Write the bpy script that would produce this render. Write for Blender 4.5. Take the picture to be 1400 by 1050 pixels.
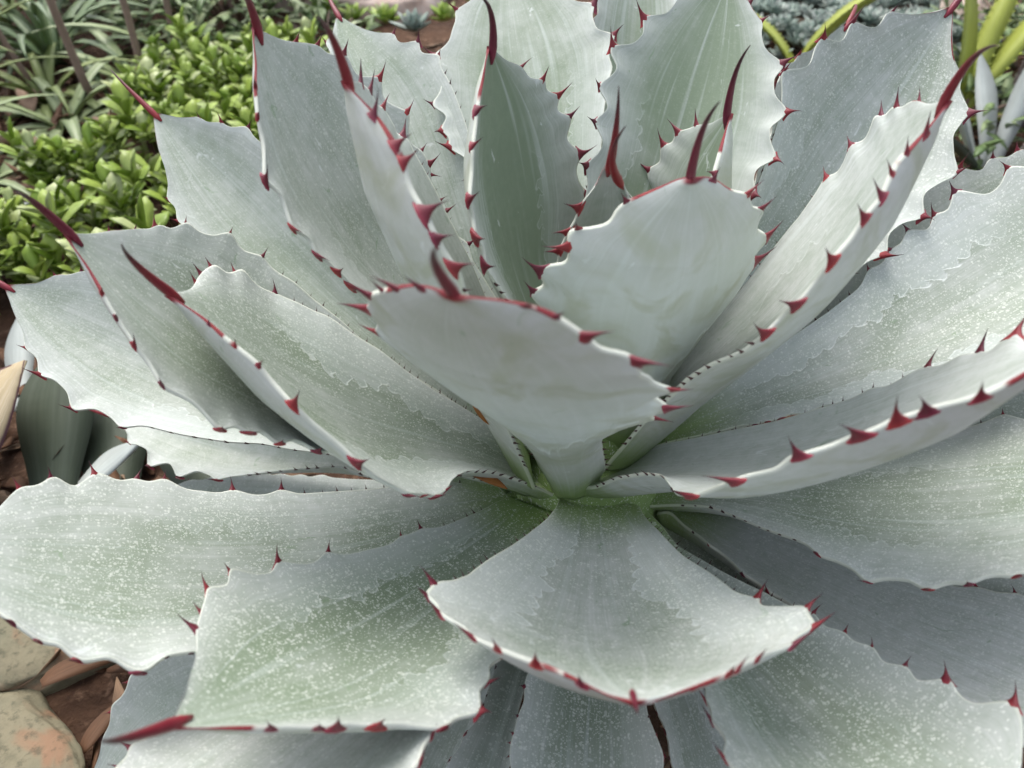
import bpy, bmesh, math, random
import numpy as np
from mathutils import Vector, Matrix, noise
R = math.radians
random.seed(7)
for o in list(bpy.data.objects): bpy.data.objects.remove(o)
scene = bpy.context.scene
COL = scene.collection

# ---------------------------------------------------------------- camera, sky, sun, exposure
cam = bpy.data.cameras.new('camera'); cob = bpy.data.objects.new('camera', cam); COL.objects.link(cob)
cob.location = (-0.0641, -0.3778, 0.4617); cob.rotation_euler = (R(45), 0, 0)
cam.sensor_width = 36; cam.lens = 36*1000/1400; cam.clip_start = 0.01; cam.clip_end = 400
cam.dof.use_dof = True; cam.dof.focus_distance = 0.56; cam.dof.aperture_fstop = 6.5
scene.camera = cob
scene.cycles.diffuse_bounces = 3; scene.cycles.max_bounces = 6
scene.cycles.use_adaptive_sampling = True; scene.cycles.adaptive_threshold = 0.025
SUN_EL, SUN_AZ = 58, 118            # degrees; azimuth counted from +x towards +y
w = bpy.data.worlds.new('World'); scene.world = w; w.use_nodes = True
nt = w.node_tree; nt.nodes.clear()
sky = nt.nodes.new('ShaderNodeTexSky'); sky.sky_type = 'NISHITA'; sky.sun_disc = False
sky.sun_elevation = R(SUN_EL); sky.sun_rotation = R(90-SUN_AZ); sky.dust_density = 4; sky.ozone_density = 1
bg = nt.nodes.new('ShaderNodeBackground'); bg.inputs[1].default_value = 0.15
ow = nt.nodes.new('ShaderNodeOutputWorld')
hs = nt.nodes.new('ShaderNodeHueSaturation'); hs.inputs['Saturation'].default_value = 0.42
nt.links.new(sky.outputs[0], hs.inputs['Color']); nt.links.new(hs.outputs[0], bg.inputs[0]); nt.links.new(bg.outputs[0], ow.inputs[0])
sl = bpy.data.lights.new('sun', 'SUN'); sl.energy = 0.8; sl.angle = R(40); sl.color = (1, 0.96, 0.9)
so = bpy.data.objects.new('sun', sl); COL.objects.link(so)
sd = Vector((math.cos(R(SUN_EL))*math.cos(R(SUN_AZ)), math.cos(R(SUN_EL))*math.sin(R(SUN_AZ)), math.sin(R(SUN_EL))))
so.rotation_euler = sd.to_track_quat('Z', 'Y').to_euler(); so.location = sd*6
vs = scene.view_settings; vs.view_transform = 'Standard'; vs.look = 'None'; vs.gamma = 1; vs.use_curve_mapping = False
vs.exposure = 1.1
GZ = -0.2                                                     # ground level

# ---------------------------------------------------------------- node helpers
class NT:
    def __init__(s, name):
        s.m = bpy.data.materials.new(name); s.m.use_nodes = True; s.t = s.m.node_tree; s.n = s.t.nodes
        s.b = s.n['Principled BSDF']
    def _in(s, sock, v):
        if isinstance(v, bpy.types.NodeSocket): s.t.links.new(v, sock)
        elif v is not None: sock.default_value = v
    def math(s, op, a, b=None, c=None, clamp=False):
        x = s.n.new('ShaderNodeMath'); x.operation = op; x.use_clamp = clamp
        for i, v in enumerate((a, b, c)):
            if v is not None: s._in(x.inputs[i], v)
        return x.outputs[0]
    def mix(s, f, a, b):
        x = s.n.new('ShaderNodeMix'); x.data_type = 'RGBA'
        s._in(x.inputs['Factor'], f)
        for k, v in ((6, a), (7, b)):
            if isinstance(v, tuple) and len(v) == 3: v = (*v, 1)
            s._in(x.inputs[k], v)
        return x.outputs[2]
    def ramp(s, f, a, b, c0=0.0, c1=1.0):                     # linear remap, clamped
        x = s.n.new('ShaderNodeMapRange'); s._in(x.inputs[0], f)
        for i, v in enumerate((a, b, c0, c1)): x.inputs[i+1].default_value = v
        return x.outputs[0]
    def smooth(s, f, a, b, c0=0.0, c1=1.0):
        x = s.n.new('ShaderNodeMapRange'); x.interpolation_type = 'SMOOTHSTEP'; s._in(x.inputs[0], f)
        for i, v in enumerate((a, b, c0, c1)): x.inputs[i+1].default_value = v
        return x.outputs[0]
    def noise(s, vec, scale, detail=3, rough=0.5, out=0, dist=0):
        x = s.n.new('ShaderNodeTexNoise'); s._in(x.inputs['Vector'], vec); x.inputs['Scale'].default_value = scale
        x.inputs['Detail'].default_value = detail; x.inputs['Roughness'].default_value = rough; x.inputs['Distortion'].default_value = dist
        return x.outputs[out]
    def voro(s, vec, scale, feature='F1', out=0):
        x = s.n.new('ShaderNodeTexVoronoi'); x.feature = feature; s._in(x.inputs['Vector'], vec); x.inputs['Scale'].default_value = scale
        return x.outputs[out]
    def vec(s, x, y, z=0.0):
        c = s.n.new('ShaderNodeCombineXYZ')
        for i, v in enumerate((x, y, z)): s._in(c.inputs[i], v)
        return c.outputs[0]
    def sep(s, v):
        c = s.n.new('ShaderNodeSeparateXYZ'); s._in(c.inputs[0], v); return c.outputs
    def tex(s, k): return s.n.new('ShaderNodeTexCoord').outputs[k]
    def info(s, k): return s.n.new('ShaderNodeObjectInfo').outputs[k]
    def bump(s, h, strength, dist=0.001, nrm=None):
        x = s.n.new('ShaderNodeBump'); s._in(x.inputs['Height'], h); x.inputs['Strength'].default_value = strength
        x.inputs['Distance'].default_value = dist
        if nrm is not None: s._in(x.inputs['Normal'], nrm)
        return x.outputs[0]
    def done(s, col=None, rough=None, nrm=None, spec=None):
        if col is not None:
            if isinstance(col, tuple) and len(col) == 3: col = (*col, 1)
            s._in(s.b.inputs['Base Color'], col)
        if rough is not None: s._in(s.b.inputs['Roughness'], rough)
        if nrm is not None: s._in(s.b.inputs['Normal'], nrm)
        if spec is not None: s._in(s.b.inputs['Specular IOR Level'], spec)
        return s.m

def leaf_material(name, under):
    n = NT(name)
    u, v, _ = n.sep(n.tex('UV')); rnd = n.info('Random')
    mu = n.n.new('ShaderNodeUVMap'); mu.uv_map = 'metric'; P = mu.outputs[0]        # metres on the blade
    px, py, _ = n.sep(P)
    colr = n.n.new('ShaderNodeSeparateColor'); n.t.links.new(n.info('Color'), colr.inputs[0])
    spots, green, imp = colr.outputs[0], colr.outputs[1], colr.outputs[2]
    au = n.math('ABSOLUTE', n.math('MULTIPLY_ADD', u, 2.0, -1.0))
    fib = n.noise(n.vec(n.math('MULTIPLY', u, 120.0), n.math('MULTIPLY', py, 9.0)), 1.0, 3, 0.65)      # fibres along the blade
    fib2 = n.noise(n.vec(n.math('MULTIPLY', u, 20.0), n.math('MULTIPLY', py, 5.0)), 1.0, 2, 0.55)
    big = n.noise(P, 13.0, 3, 0.6)
    mid = n.noise(P, 110.0, 3, 0.65)
    pale = (0.505, 0.53, 0.515) if not under else (0.53, 0.55, 0.545)
    grn = (0.175, 0.228, 0.155) if not under else (0.36, 0.40, 0.33)
    g = n.math('ADD', n.math('MULTIPLY', fib2, 0.5), n.math('MULTIPLY', big, 0.9))
    g = n.math('ADD', g, n.math('MULTIPLY', green, 0.5))
    mf = n.smooth(g, 0.60, 1.32)
    mf = n.math('MULTIPLY', mf, n.ramp(au, 0.5, 0.97, 1.0, 0.2))                     # the bloom is thicker towards the margins
    c = n.mix(mf, pale, grn)
    c = n.mix(n.ramp(fib, 0.36, 0.70, 0.0, 0.6), c, n.mix(0.55, c, grn))
    c = n.mix(n.ramp(mid, 0.42, 0.70, 0.0, 0.5), c, n.mix(0.5, c, grn))
    c = n.mix(n.math('MULTIPLY', n.smooth(fib2, 0.52, 0.75), 0.35), c, (0.62, 0.665, 0.665))
    sc = n.noise(n.vec(n.math('MULTIPLY', px, 55.0), n.math('MULTIPLY', py, 34.0)), 1.0, 3, 0.7, dist=1.2)
    c = n.mix(n.smooth(sc, 0.655, 0.72, 0, 0.5), c, (0.17, 0.26, 0.15))              # rubbed marks
    c = n.mix(n.smooth(sc, 0.34, 0.27, 0, 0.45), c, (0.66, 0.70, 0.70))
    # bud imprint: scalloped lines left by the margins of neighbouring leaves
    s1 = n.math('ABSOLUTE', n.math('SINE', n.math('ADD', n.math('MULTIPLY', py, 230.0), n.math('MULTIPLY', fib2, 5.0))))
    wob = n.math('MULTIPLY', n.math('SUBTRACT', n.noise(n.vec(n.math('MULTIPLY', py, 22.0), n.math('SIGN', n.math('SUBTRACT', u, 0.5))), 1.0, 2), 0.5), 0.8)
    line = n.math('ADD', n.math('ADD', 0.44, n.math('MULTIPLY', v, 0.22)), n.math('ADD', n.math('MULTIPLY', s1, -0.085), wob))
    dl = n.math('SUBTRACT', au, line)
    if under:
        s2 = n.math('ABSOLUTE', n.math('SINE', n.math('ADD', n.math('MULTIPLY', px, 210.0), n.math('MULTIPLY', fib2, 5.0))))
        wob2 = n.math('MULTIPLY', n.math('SUBTRACT', n.noise(n.vec(n.math('MULTIPLY', px, 30.0), rnd), 1.0, 2), 0.5), 0.22)
        l2 = n.math('ADD', n.math('MULTIPLY_ADD', au, 0.22, 0.34), n.math('ADD', n.math('MULTIPLY', s2, 0.035), wob2))
        dl = n.math('SUBTRACT', v, l2)
    inn = n.smooth(dl, -0.008, 0.008)
    vm = n.math('MULTIPLY', n.smooth(v, 0.10, 0.22), n.smooth(v, 0.75, 0.6)) if not under else n.smooth(v, 0.9, 0.7)
    vm = n.math('MULTIPLY', vm, imp)
    ln = n.math('MULTIPLY', n.smooth(n.math('ABSOLUTE', dl), 0.02, 0.0), vm)
    c = n.mix(n.math('MULTIPLY', ln, 0.55 if not under else 0.8), c, (0.70, 0.74, 0.73))
    c = n.mix(n.math('MULTIPLY', n.math('MULTIPLY', inn, vm), 0.3 if not under else 0.5), c, (0.60, 0.66, 0.66))
    if under: c = n.mix(n.smooth(n.noise(P, 24.0, 3, 0.6, dist=0.8), 0.46, 0.68, 0, 0.7), c, (0.36, 0.39, 0.29))
    basef = n.smooth(n.math('ADD', v, n.math('MULTIPLY', n.math('SUBTRACT', fib2, 0.5), 0.10)), 0.20, 0.02)
    c = n.mix(n.math('MULTIPLY', basef, 0.85), c, (0.19, 0.29, 0.075))               # green leaf base
    patch = n.ramp(big, 0.32, 0.68, 0.85, 0.15)
    for sc_, thr, amt in ((430.0, 0.56, 0.42), (950.0, 0.60, 0.5)):                   # white mineral specks of uneven size
        vo = n.n.new('ShaderNodeTexVoronoi'); vo.voronoi_dimensions = '2D'; vo.inputs['Scale'].default_value = sc_; n.t.links.new(P, vo.inputs['Vector'])
        cs = n.n.new('ShaderNodeSeparateColor'); n.t.links.new(vo.outputs['Color'], cs.inputs[0])
        rad = n.math('MULTIPLY', n.math('POWER', cs.outputs[0], 2.2), thr)
        keep = n.math('GREATER_THAN', cs.outputs[1], patch)
        sp = n.smooth(n.math('SUBTRACT', rad, vo.outputs['Distance']), -0.04, 0.12)
        sp = n.math('MULTIPLY', n.math('MULTIPLY', sp, keep), n.math('MULTIPLY', spots, amt if not under else amt*0.3))
        c = n.mix(sp, c, (0.76, 0.79, 0.74))
    c = n.mix(n.math('MULTIPLY', n.smooth(au, 0.978, 0.998), 0.45), c, (0.68, 0.71, 0.60))    # pale rim
    rn = n.noise(n.vec(n.math('MULTIPLY', py, 130.0), u), 1.0, 1)
    tipw = n.math('ADD', n.smooth(v, 0.86, 1.0, 0.0, 1.0), n.math('MULTIPLY', n.math('SUBTRACT', rn, 0.5), 1.5))
    red = n.math('MULTIPLY', n.smooth(tipw, 0.42, 0.6), n.smooth(n.math('SUBTRACT', au, n.math('MULTIPLY', rn, 0.010)), 0.980, 0.990))
    red = n.math('MAXIMUM', red, n.smooth(v, 0.982, 0.992))
    c = n.mix(red, c, n.mix(rn, (0.10, 0.012, 0.03), (0.30, 0.035, 0.03)))           # red corky margin towards the tip
    h = n.math('ADD', n.math('MULTIPLY', n.noise(P, 120.0, 1), 0.7), n.math('MULTIPLY', n.math('MULTIPLY', inn, vm), 0.8))
    nr = n.bump(h, 0.35, 0.0012)
    return n.done(c, n.ramp(mid, 0.3, 0.7, 0.5, 0.7), nr, 0.35)

M_UP = leaf_material('agave_leaf_upper', False)
M_LO = leaf_material('agave_leaf_under', True)
def spine_material():
    n = NT('agave_spine'); z = n.sep(n.tex('UV'))[1]
    rv = n.info('Random')
    nz = n.noise(n.tex('Object'), 160.0, 3)
    base = n.mix(rv, (0.20, 0.013, 0.018), (0.10, 0.010, 0.026))
    c = n.mix(n.smooth(z, 0.3, 0.95), base, (0.035, 0.008, 0.014))
    c = n.mix(n.smooth(z, 0.22, 0.0, 0, 0.75), c, n.mix(rv, (0.36, 0.035, 0.03), (0.22, 0.025, 0.06)))
    c = n.mix(n.ramp(nz, 0.5, 0.8, 0, 0.25), c, (0.20, 0.05, 0.06))
    return n.done(c, 0.42, n.bump(nz, 0.2, 0.0006), 0.4)
M_SP = spine_material()
def small_material():
    n = NT('agave_small_teeth'); return n.done((0.055, 0.02, 0.02), 0.5)
M_SM = small_material()

# ---------------------------------------------------------------- mesh helpers
def link(o, parent=None):
    COL.objects.link(o)
    if parent is not None: o.parent = parent
    return o
def obj(name, verts, faces, mats, parent=None, smooth=True, uv=None, fm=None, uv2=None):
    me = bpy.data.meshes.new(name); me.from_pydata([tuple(v) for v in verts], [], faces)
    for m in (mats if isinstance(mats, (list, tuple)) else [mats]): me.materials.append(m)
    if fm is not None: me.polygons.foreach_set('material_index', fm)
    if smooth: me.polygons.foreach_set('use_smooth', [True]*len(me.polygons))
    if uv is not None:
        l = me.uv_layers.new(name='UVMap'); vi = np.empty(len(me.loops), int); me.loops.foreach_get('vertex_index', vi)
        l.data.foreach_set('uv', np.asarray(uv, float)[vi].ravel())
        if uv2 is not None:
            l = me.uv_layers.new(name='metric'); l.data.foreach_set('uv', np.asarray(uv2, float)[vi].ravel())
    me.update(); o = bpy.data.objects.new(name, me)
    return link(o, parent)
def thing(name, label, cat, loc=(0, 0, 0), group=None):
    o = bpy.data.objects.new(name, None); COL.objects.link(o); o.location = loc; o.empty_display_size = 0.05
    o['label'] = label; o['category'] = cat
    if group: o['group'] = group
    return o
def tag(o, label=None, cat=None, group=None, kind=None):
    if label: o['label'] = label
    if cat: o['category'] = cat
    if group: o['group'] = group
    if kind: o['kind'] = kind
    return o
def tube_data(path, radii, n=8, flat=None):
    path = [Vector(p) for p in path]; V = []; F = []; UV = []
    up = Vector((0.13, 0.31, 0.94)); k = len(path)
    t0 = (path[1]-path[0]).normalized(); a = t0.cross(up)
    if a.length < 0.05: a = t0.cross(Vector((1, 0, 0)))
    a.normalize()
    for i, p in enumerate(path):
        t = (path[min(i+1, k-1)]-path[max(i-1, 0)]).normalized()
        a = (a-t*a.dot(t)).normalized(); b = t.cross(a)
        for j in range(n):
            q = 2*math.pi*j/n
            V.append(p+(a*math.cos(q)+b*math.sin(q))*radii[i]); UV.append((j/n, i/(k-1)))
    for i in range(k-1):
        for j in range(n): F.append((i*n+j, i*n+(j+1) % n, (i+1)*n+(j+1) % n, (i+1)*n+j))
    F.append(tuple(range(n-1, -1, -1))); F.append(tuple((k-1)*n+j for j in range(n)))
    return V, F, UV

# ---------------------------------------------------------------- the agave
# each leaf: azimuth, elevation, its change along the leaf, sideways drift, length, width, roll, fold, widest point, base width, base xyz;
# then the wavy deviations of its two margins (t, dx, dy, dz), the places of its big teeth, and its end spine
LEAVES = {
 'F1': dict(p=[4.6162,.5139,.2994,-.1156,.0356,.2826,.1794,-.0048,.05,.656,.3267,.0016,-.0416,-.0035], s=[-.0004,-.0067,.006], t=[[.529,.658,.708,.776,.861,.906,.919,.951],[.634,.678,.738,.831,.873,.912,.961]],
  o=[[(.0259,.0029,.0009,.0009),(.1837,.0002,.0002,.0002),(.3021,-.0025,-.0031,-.0031),(.4386,-.0031,-.0039,-.0039),(.5136,-.0036,-.004,-.004),(.5857,-.0023,-.0019,-.0019),(.6611,.0066,.0035,.0035),(.708,.0094,.0012,.0012),(.757,.001,-.0003,-.0003),(.8508,-.0018,.0025,.0025),(.9147,-.0015,.003,.003),(.9602,-.0007,.0006,.0006),(.985,-.0011,-.0014,-.0014)],
     [(0,.0003,.0003,.0003),(.1095,-.0001,.0001,.0001),(.2134,.0007,-.0008,-.0008),(.3367,.0016,-.0021,-.0021),(.461,.0022,-.0026,-.0026),(.5306,.0027,-.0025,-.0025),(.6201,-.0021,.0009,.0009),(.6799,-.007,.0009,.0009),(.7336,-.0014,-.0006,-.0006),(.8143,.0004,.0004,.0004),(.885,.0015,.0014,.0014),(.9302,.0031,.0017,.0017),(.9613,.0009,.0015,.0015),(.985,-.0026,.0003,.0003)]]),
 'F2': dict(p=[4.1114,.3508,.3625,-.0113,-.0295,.3253,.1569,.1606,.05,.6195,.3081,-.0446,-.0363,-.0167], s=[-.0002,-.0223,.0498], t=[[.528,.602,.655,.725,.808,.858,.88,.922],[.266,.312,.476,.582,.684,.75,.791,.831]],
  o=[[(.0343,-.0049,.0029,.0029),(.1852,-.0004,.0001,.0001),(.3969,-.0016,.0003,.0003),(.5292,-.003,.0013,.0013),(.5895,-.0008,.0005,.0005),(.6312,.001,-.0008,-.0008),(.6498,.0037,-.0036,-.0036),(.6551,.0055,-.0056,-.0056),(.7006,.0032,-.0049,-.0049),(.7335,.0019,-.0039,-.0039),(.8034,-.0003,.0013,.0013),(.8629,-.0003,.0032,.0032),(.9281,.0001,.0029,.0029),(.979,0,.0003,.0003)],
     [(.0537,-.001,.0013,.0013),(.1423,-.0003,.0006,.0006),(.2661,.0001,-.0004,-.0004),(.3117,.0005,-.0015,-.0015),(.371,.0009,-.003,-.003),(.4521,.0011,-.0033,-.0033),(.4762,.0006,-.0017,-.0017),(.5278,.001,-.0025,-.0025),(.582,-.0001,.0002,.0002),(.6102,.0006,-.001,-.001),(.6527,-.0012,.0017,.0017),(.6843,-.0047,.0053,.0053),(.7084,-.0024,.0025,.0025),(.7471,-.0051,.0042,.0042),(.7846,-.0013,.0008,.0008),(.8491,.0041,-.0016,-.0016),(.8975,.0064,-.0016,-.0016),(.951,.0056,-.0005,-.0005)]]),
 'L1': dict(p=[3.5756,.2333,.4244,.3153,-.0504,.4118,.1717,.2201,.0803,.7132,.5456,-.0395,-.0238,-.0368], s=[.0363,-.0288,.0306], t=[[.755,.823,.867,.896],[.468,.55,.67,.714,.772,.835,.876]],
  o=[[(.2763,-.0014,.0025,.0025),(.5,.0018,-.0044,-.0044),(.6843,-.0005,.0032,.0032),(.7184,-.0002,.0025,.0025),(.7415,0,-.0015,-.0015),(.7633,-.0002,-.0015,-.0015),(.7853,.0002,.0006,.0006),(.8076,-.0007,-.0018,-.0018),(.8312,-.0007,-.0014,-.0014),(.8415,.0004,.0007,.0007),(.8567,-.0007,-.0011,-.0011),(.8753,.0003,.0004,.0004),(.8966,.0011,.0014,.0014),(.9093,.0005,.0005,.0005),(.9353,-.0001,-.0001,-.0001)],
     [(.0333,.0019,-.0064,-.0064),(.1688,-.0007,.0051,.0051),(.3148,0,.0012,.0012),(.3834,0,-.0002,-.0002),(.4588,-.0001,-.0018,-.0018),(.5504,-.0003,-.0033,-.0033),(.6289,-.0002,-.0022,-.0022),(.6592,.0001,.0006,.0006),(.6961,0,-.0002,-.0002),(.729,0,-.0001,-.0001),(.76,-.0001,.0026,.0026),(.7795,-.0001,.0018,.0018),(.8072,.0003,-.0015,-.0015),(.8308,-.0008,.0034,.0034),(.8529,-.0004,.0012,.0012),(.8846,-.0005,.0012,.0012),(.9072,.001,-.0018,-.0018),(.9466,.0051,-.0078,-.0078)]]),
 'L3': dict(p=[3.1504,.6036,.3635,-.0213,.4468,.3307,.2106,.221,.05,.6876,.25,-.026,-.0122,-.0165], s=[.0032,-.0249,.0486], t=[[.437,.47,.515,.556,.718,.84,.898,.93,.959],[.693,.791,.848,.87,.888]],
  o=[[(.0333,.0012,.0022,.0022),(.0956,.0014,.0037,.0037),(.1686,.0011,.0056,.0056),(.2421,.0006,.0078,.0078),(.2904,.0003,.008,.008),(.3525,.0002,.0076,.0076),(.3812,.0002,.0054,.0054),(.4124,.0001,.0022,.0022),(.4419,-.0001,-.0013,-.0013),(.4769,-.0008,-.0045,-.0045),(.5221,-.0013,-.0043,-.0043),(.5695,-.0022,-.005,-.005),(.6449,-.0022,-.0033,-.0033),(.6973,-.0016,-.002,-.002),(.7392,-.0003,-.0003,-.0003),(.8057,.0001,.0001,.0001),(.8512,.0011,.0009,.0009),(.9016,.0034,.0027,.0027),(.9352,.0024,.0019,.0019),(.963,.0023,.0019,.0019),(.9841,.0009,.0007,.0007)],
     [(0,.0047,-.0186,-.0186),(.0078,-.0018,-.0084,-.0084),(.0456,.0001,.0001,.0001),(.087,.0027,.0032,.0032),(.1294,.0023,.0025,.0025),(.1927,-.0004,-.0004,-.0004),(.2581,-.0011,-.0011,-.0011),(.3214,-.0023,-.0023,-.0023),(.3867,-.0022,-.0023,-.0023),(.4542,-.0006,-.0007,-.0007),(.5138,-.0007,-.0008,-.0008),(.5776,.0005,.0006,.0006),(.6105,-.0002,-.0002,-.0002),(.6529,.0003,.0004,.0004),(.6971,-.0008,-.0014,-.0014),(.7434,.0007,.0017,.0017),(.7791,.0022,.0065,.0065),(.7943,.0009,.0033,.0033),(.8116,.0007,.0034,.0034),(.8386,.0005,.0067,.0067),(.8639,0,.002,.002),(.8954,.0006,-.0029,-.0029),(.9458,.002,-.0033,-.0033)]]),
 'L4': dict(p=[3.2685,.6367,.2681,.247,.0252,.3686,.1844,.089,.2396,.6905,.3787,-.0565,.0097,-.0233], s=[.0079,-.0319,.0445], t=[[.538,.61,.664,.712,.812,.864,.9,.933],[.671,.75,.832,.876,.906,.946]],
  o=[[(.1754,.0004,.0014,.0014),(.4694,.0002,.0008,.0008),(.5487,.0002,.0005,.0005),(.5924,.0007,.0016,.0016),(.6172,-.0008,-.0016,-.0016),(.6514,.0006,.0012,.0012),(.6659,-.0007,-.0012,-.0012),(.6951,-.0004,-.0007,-.0007),(.7092,-.0028,-.0042,-.0042),(.7304,-.002,-.0026,-.0026),(.76,-.0007,-.0008,-.0008),(.8024,-.0023,-.0019,-.0019),(.8399,0,0,0),(.8764,.0016,.0009,.0009),(.9132,.0028,.0014,.0014),(.9381,.0039,.0016,.0016),(.9642,.0026,.001,.001),(.9846,.0004,.0001,.0001)],
     [(.0307,-.0004,-.0007,-.0007),(.2169,.0003,.0003,.0003),(.4037,-.0028,-.0025,-.0025),(.4771,-.0015,-.0013,-.0013),(.5438,-.001,-.001,-.001),(.5935,.0004,.0004,.0004),(.6496,-.0001,-.0001,-.0001),(.6886,.0011,.0014,.0014),(.7164,.0006,.0008,.0008),(.75,.0026,.0042,.0042),(.7757,.0007,.0014,.0014),(.8063,.0006,.0017,.0017),(.8302,.0011,.0039,.0039),(.8502,-.0001,-.0005,-.0005),(.8725,.0001,.0013,.0013),(.8882,-.0001,-.0021,-.0021),(.916,0,-.0015,-.0015),(.9598,.0003,-.0024,-.0024)]]),
 'L5': dict(p=[2.9912,.2586,.0263,.3901,-.155,.4719,.137,-.2428,.5617,.6916,.4745,-.0555,.0177,-.0423], s=[-.0448,.0326,-.0014], t=[[.668,.752,.835,.889],[.901,.937]],
  o=[[(.0847,-.0011,-.0035,-.0035),(.3312,.0015,.0052,.0052),(.4001,.001,.0034,.0034),(.4439,.001,.0033,.0033),(.4943,.0001,.0004,.0004),(.5708,-.0005,-.0014,-.0014),(.6317,-.0009,-.0022,-.0022),(.6655,-.002,-.0047,-.0047),(.6927,-.0019,-.0039,-.0039),(.7214,-.0014,-.0023,-.0023),(.75,-.004,-.0054,-.0054),(.7803,-.0011,-.0012,-.0012),(.8126,-.0002,-.0002,-.0002),(.8361,-.0009,-.0006,-.0006),(.8894,.003,.0013,.0013),(.9304,.0034,.001,.001),(.982,.0026,.0004,.0004)],
     [(.1762,-.0001,-.0003,-.0003),(.4774,-.0005,-.0006,-.0006),(.7178,-.0007,-.0014,-.0014),(.857,.0001,.002,.002),(.8975,-.0001,.0026,.0026),(.9371,-.0002,.0013,.0013),(.9572,.0001,-.001,-.001),(.9826,.0001,-.0005,-.0005)]]),
 'L6': dict(p=[2.9075,-.0847,-.0045,.3348,-.0774,.4508,.0968,-.2909,.9125,.6716,.5251,-.0584,.0245,-.0677], s=[-.0424,.0267,-.0214], t=[[.627,.726,.813,.902],[]],
  o=[[(.1427,-.0014,-.0069,-.0069),(.3591,.0016,.0098,.0098),(.4421,.0007,.0053,.0053),(.5001,.0002,.0018,.0018),(.5902,-.0004,-.0038,-.0038),(.6334,-.0008,-.0063,-.0063),(.6855,-.0005,-.0028,-.0028),(.7244,-.0019,-.0077,-.0077),(.765,-.0003,-.0008,-.0008),(.8107,-.0034,-.0058,-.0058),(.8409,.0016,.002,.002),(.8968,.0006,.0005,.0005),(.9313,.0033,.0021,.0021)],
     [(.1693,.0002,.0012,.0012),(.4154,-.0005,-.0016,-.0016),(.6457,-.0008,-.002,-.002),(.8403,-.0001,.0007,.0007),(.9487,-.0014,.0041,.0041)]]),
 'L6b': dict(p=[3.0212,-.1191,.0163,.076,.0003,.3928,.0975,.4228,.4812,.6475,.5487,-.0592,.0102,-.0993], s=[-.0364,.0233,-.0347], t=[[],[]],
  o=[[(.1333,-.0003,-.0027,-.0027),(.37,.0001,.003,.003),(.5414,0,0,0),(.7267,0,-.0014,-.0014),(.8686,.0005,.0017,.0017)],
     [(.2085,.0008,.004,.004),(.4407,-.0003,-.002,-.002),(.6065,-.0001,-.0026,-.0026),(.8052,-.0005,.0015,.0015),(.8902,-.0015,.0037,.0037),(.9612,-.0011,.0027,.0027)]]),
 'L7': dict(p=[2.5901,.4798,.0197,.0612,-.1128,.4516,.1152,-.4064,.6115,.6653,.5238,-.0514,.0164,-.0352], s=[-.0391,.0287,.0259], t=[[.779,.83],[.838,.886,.928]],
  o=[[(.1609,-.001,-.0009,-.0009),(.3653,.0009,.0008,.0008),(.6066,-.0012,-.001,-.001),(.7249,-.0006,-.0004,-.0004),(.7711,.0003,.0001,.0001),(.7989,-.0004,-.0002,-.0002),(.8319,.0014,.0005,.0005),(.892,.0051,.0009,.0009),(.9464,.0021,.0002,.0002)],
     [(.0942,-.0006,-.0005,-.0005),(.2986,.0012,.0008,.0008),(.4908,-.0035,-.0021,-.0021),(.6514,-.0002,-.0001,-.0001),(.7558,.0012,.0012,.0012),(.7981,.0017,.0021,.0021),(.8232,.0024,.0034,.0034),(.8415,.0026,.0042,.0042),(.8852,.0007,.0015,.0015),(.9284,.0002,.0006,.0006),(.9662,0,-.0001,-.0001)]]),
 'L8': dict(p=[2.8008,.8057,.3545,.2548,.0289,.3652,.1891,.1598,.3057,.7256,.4455,-.0325,.0269,.0014], s=[.011,-.0457,.0292], t=[[.595,.636,.68,.743,.826,.904,.938],[.415,.502,.529,.582,.606,.635,.715,.799,.872,.917,.944]],
  o=[[(.1094,-.0005,-.0004,-.0004),(.3591,.0018,.0014,.0014),(.5649,-.0002,-.0001,-.0001),(.6412,-.0003,-.0002,-.0002),(.6824,-.0019,-.0012,-.0012),(.7075,-.001,-.0006,-.0006),(.7287,-.0022,-.0013,-.0013),(.7594,-.002,-.001,-.001),(.7913,.0001,0,0),(.8232,-.0027,-.0008,-.0008),(.8635,.0013,.0003,.0003),(.899,.0028,.0004,.0004),(.9301,.0034,.0002,.0002),(.9596,.0032,0,0),(.985,0,.0004,.0004)],
     [(.1603,.0026,.0012,.0012),(.2806,.0004,.0001,.0001),(.3724,-.002,-.0007,-.0007),(.4175,-.0027,-.001,-.001),(.5075,-.0046,-.0017,-.0017),(.5477,-.0058,-.0021,-.0021),(.596,-.0011,-.0004,-.0004),(.625,.0003,.0001,.0001),(.6636,-.0009,-.0004,-.0004),(.7153,.0056,.0025,.0025),(.7696,0,0,0),(.8004,.0045,.0036,.0036),(.8285,-.0005,-.0004,-.0004),(.8716,.0027,.0032,.0032),(.893,0,-.0001,-.0001),(.9125,.0007,.0011,.0011),(.9308,-.0004,-.0007,-.0007),(.9526,-.0012,-.0023,-.0023),(.974,-.0008,-.0017,-.0017)]]),
 'L9': dict(p=[3.058,1.1346,.2263,-.0995,.3354,.3109,.1922,.13,.2093,.7202,.4774,-.051,-.0001,.0146], s=[-.0002,-.0359,.0419], t=[[.783,.829,.862,.914,.934,.961],[.724,.805,.861,.898]],
  o=[[(.3628,-.0021,-.0004,-.0004),(.6443,-.0004,-.0001,-.0001),(.771,.0003,.0001,.0001),(.8116,-.001,-.0004,-.0004),(.8393,-.0006,-.0002,-.0002),(.8612,.0003,.0001,.0001),(.8829,.0005,.0002,.0002),(.9006,.0026,.0011,.0011),(.919,.0037,.0016,.0016),(.933,.0038,.0017,.0017),(.9497,.0037,.0016,.0016),(.9623,.0037,.0016,.0016),(.9796,.0015,.0007,.0007)],
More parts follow.
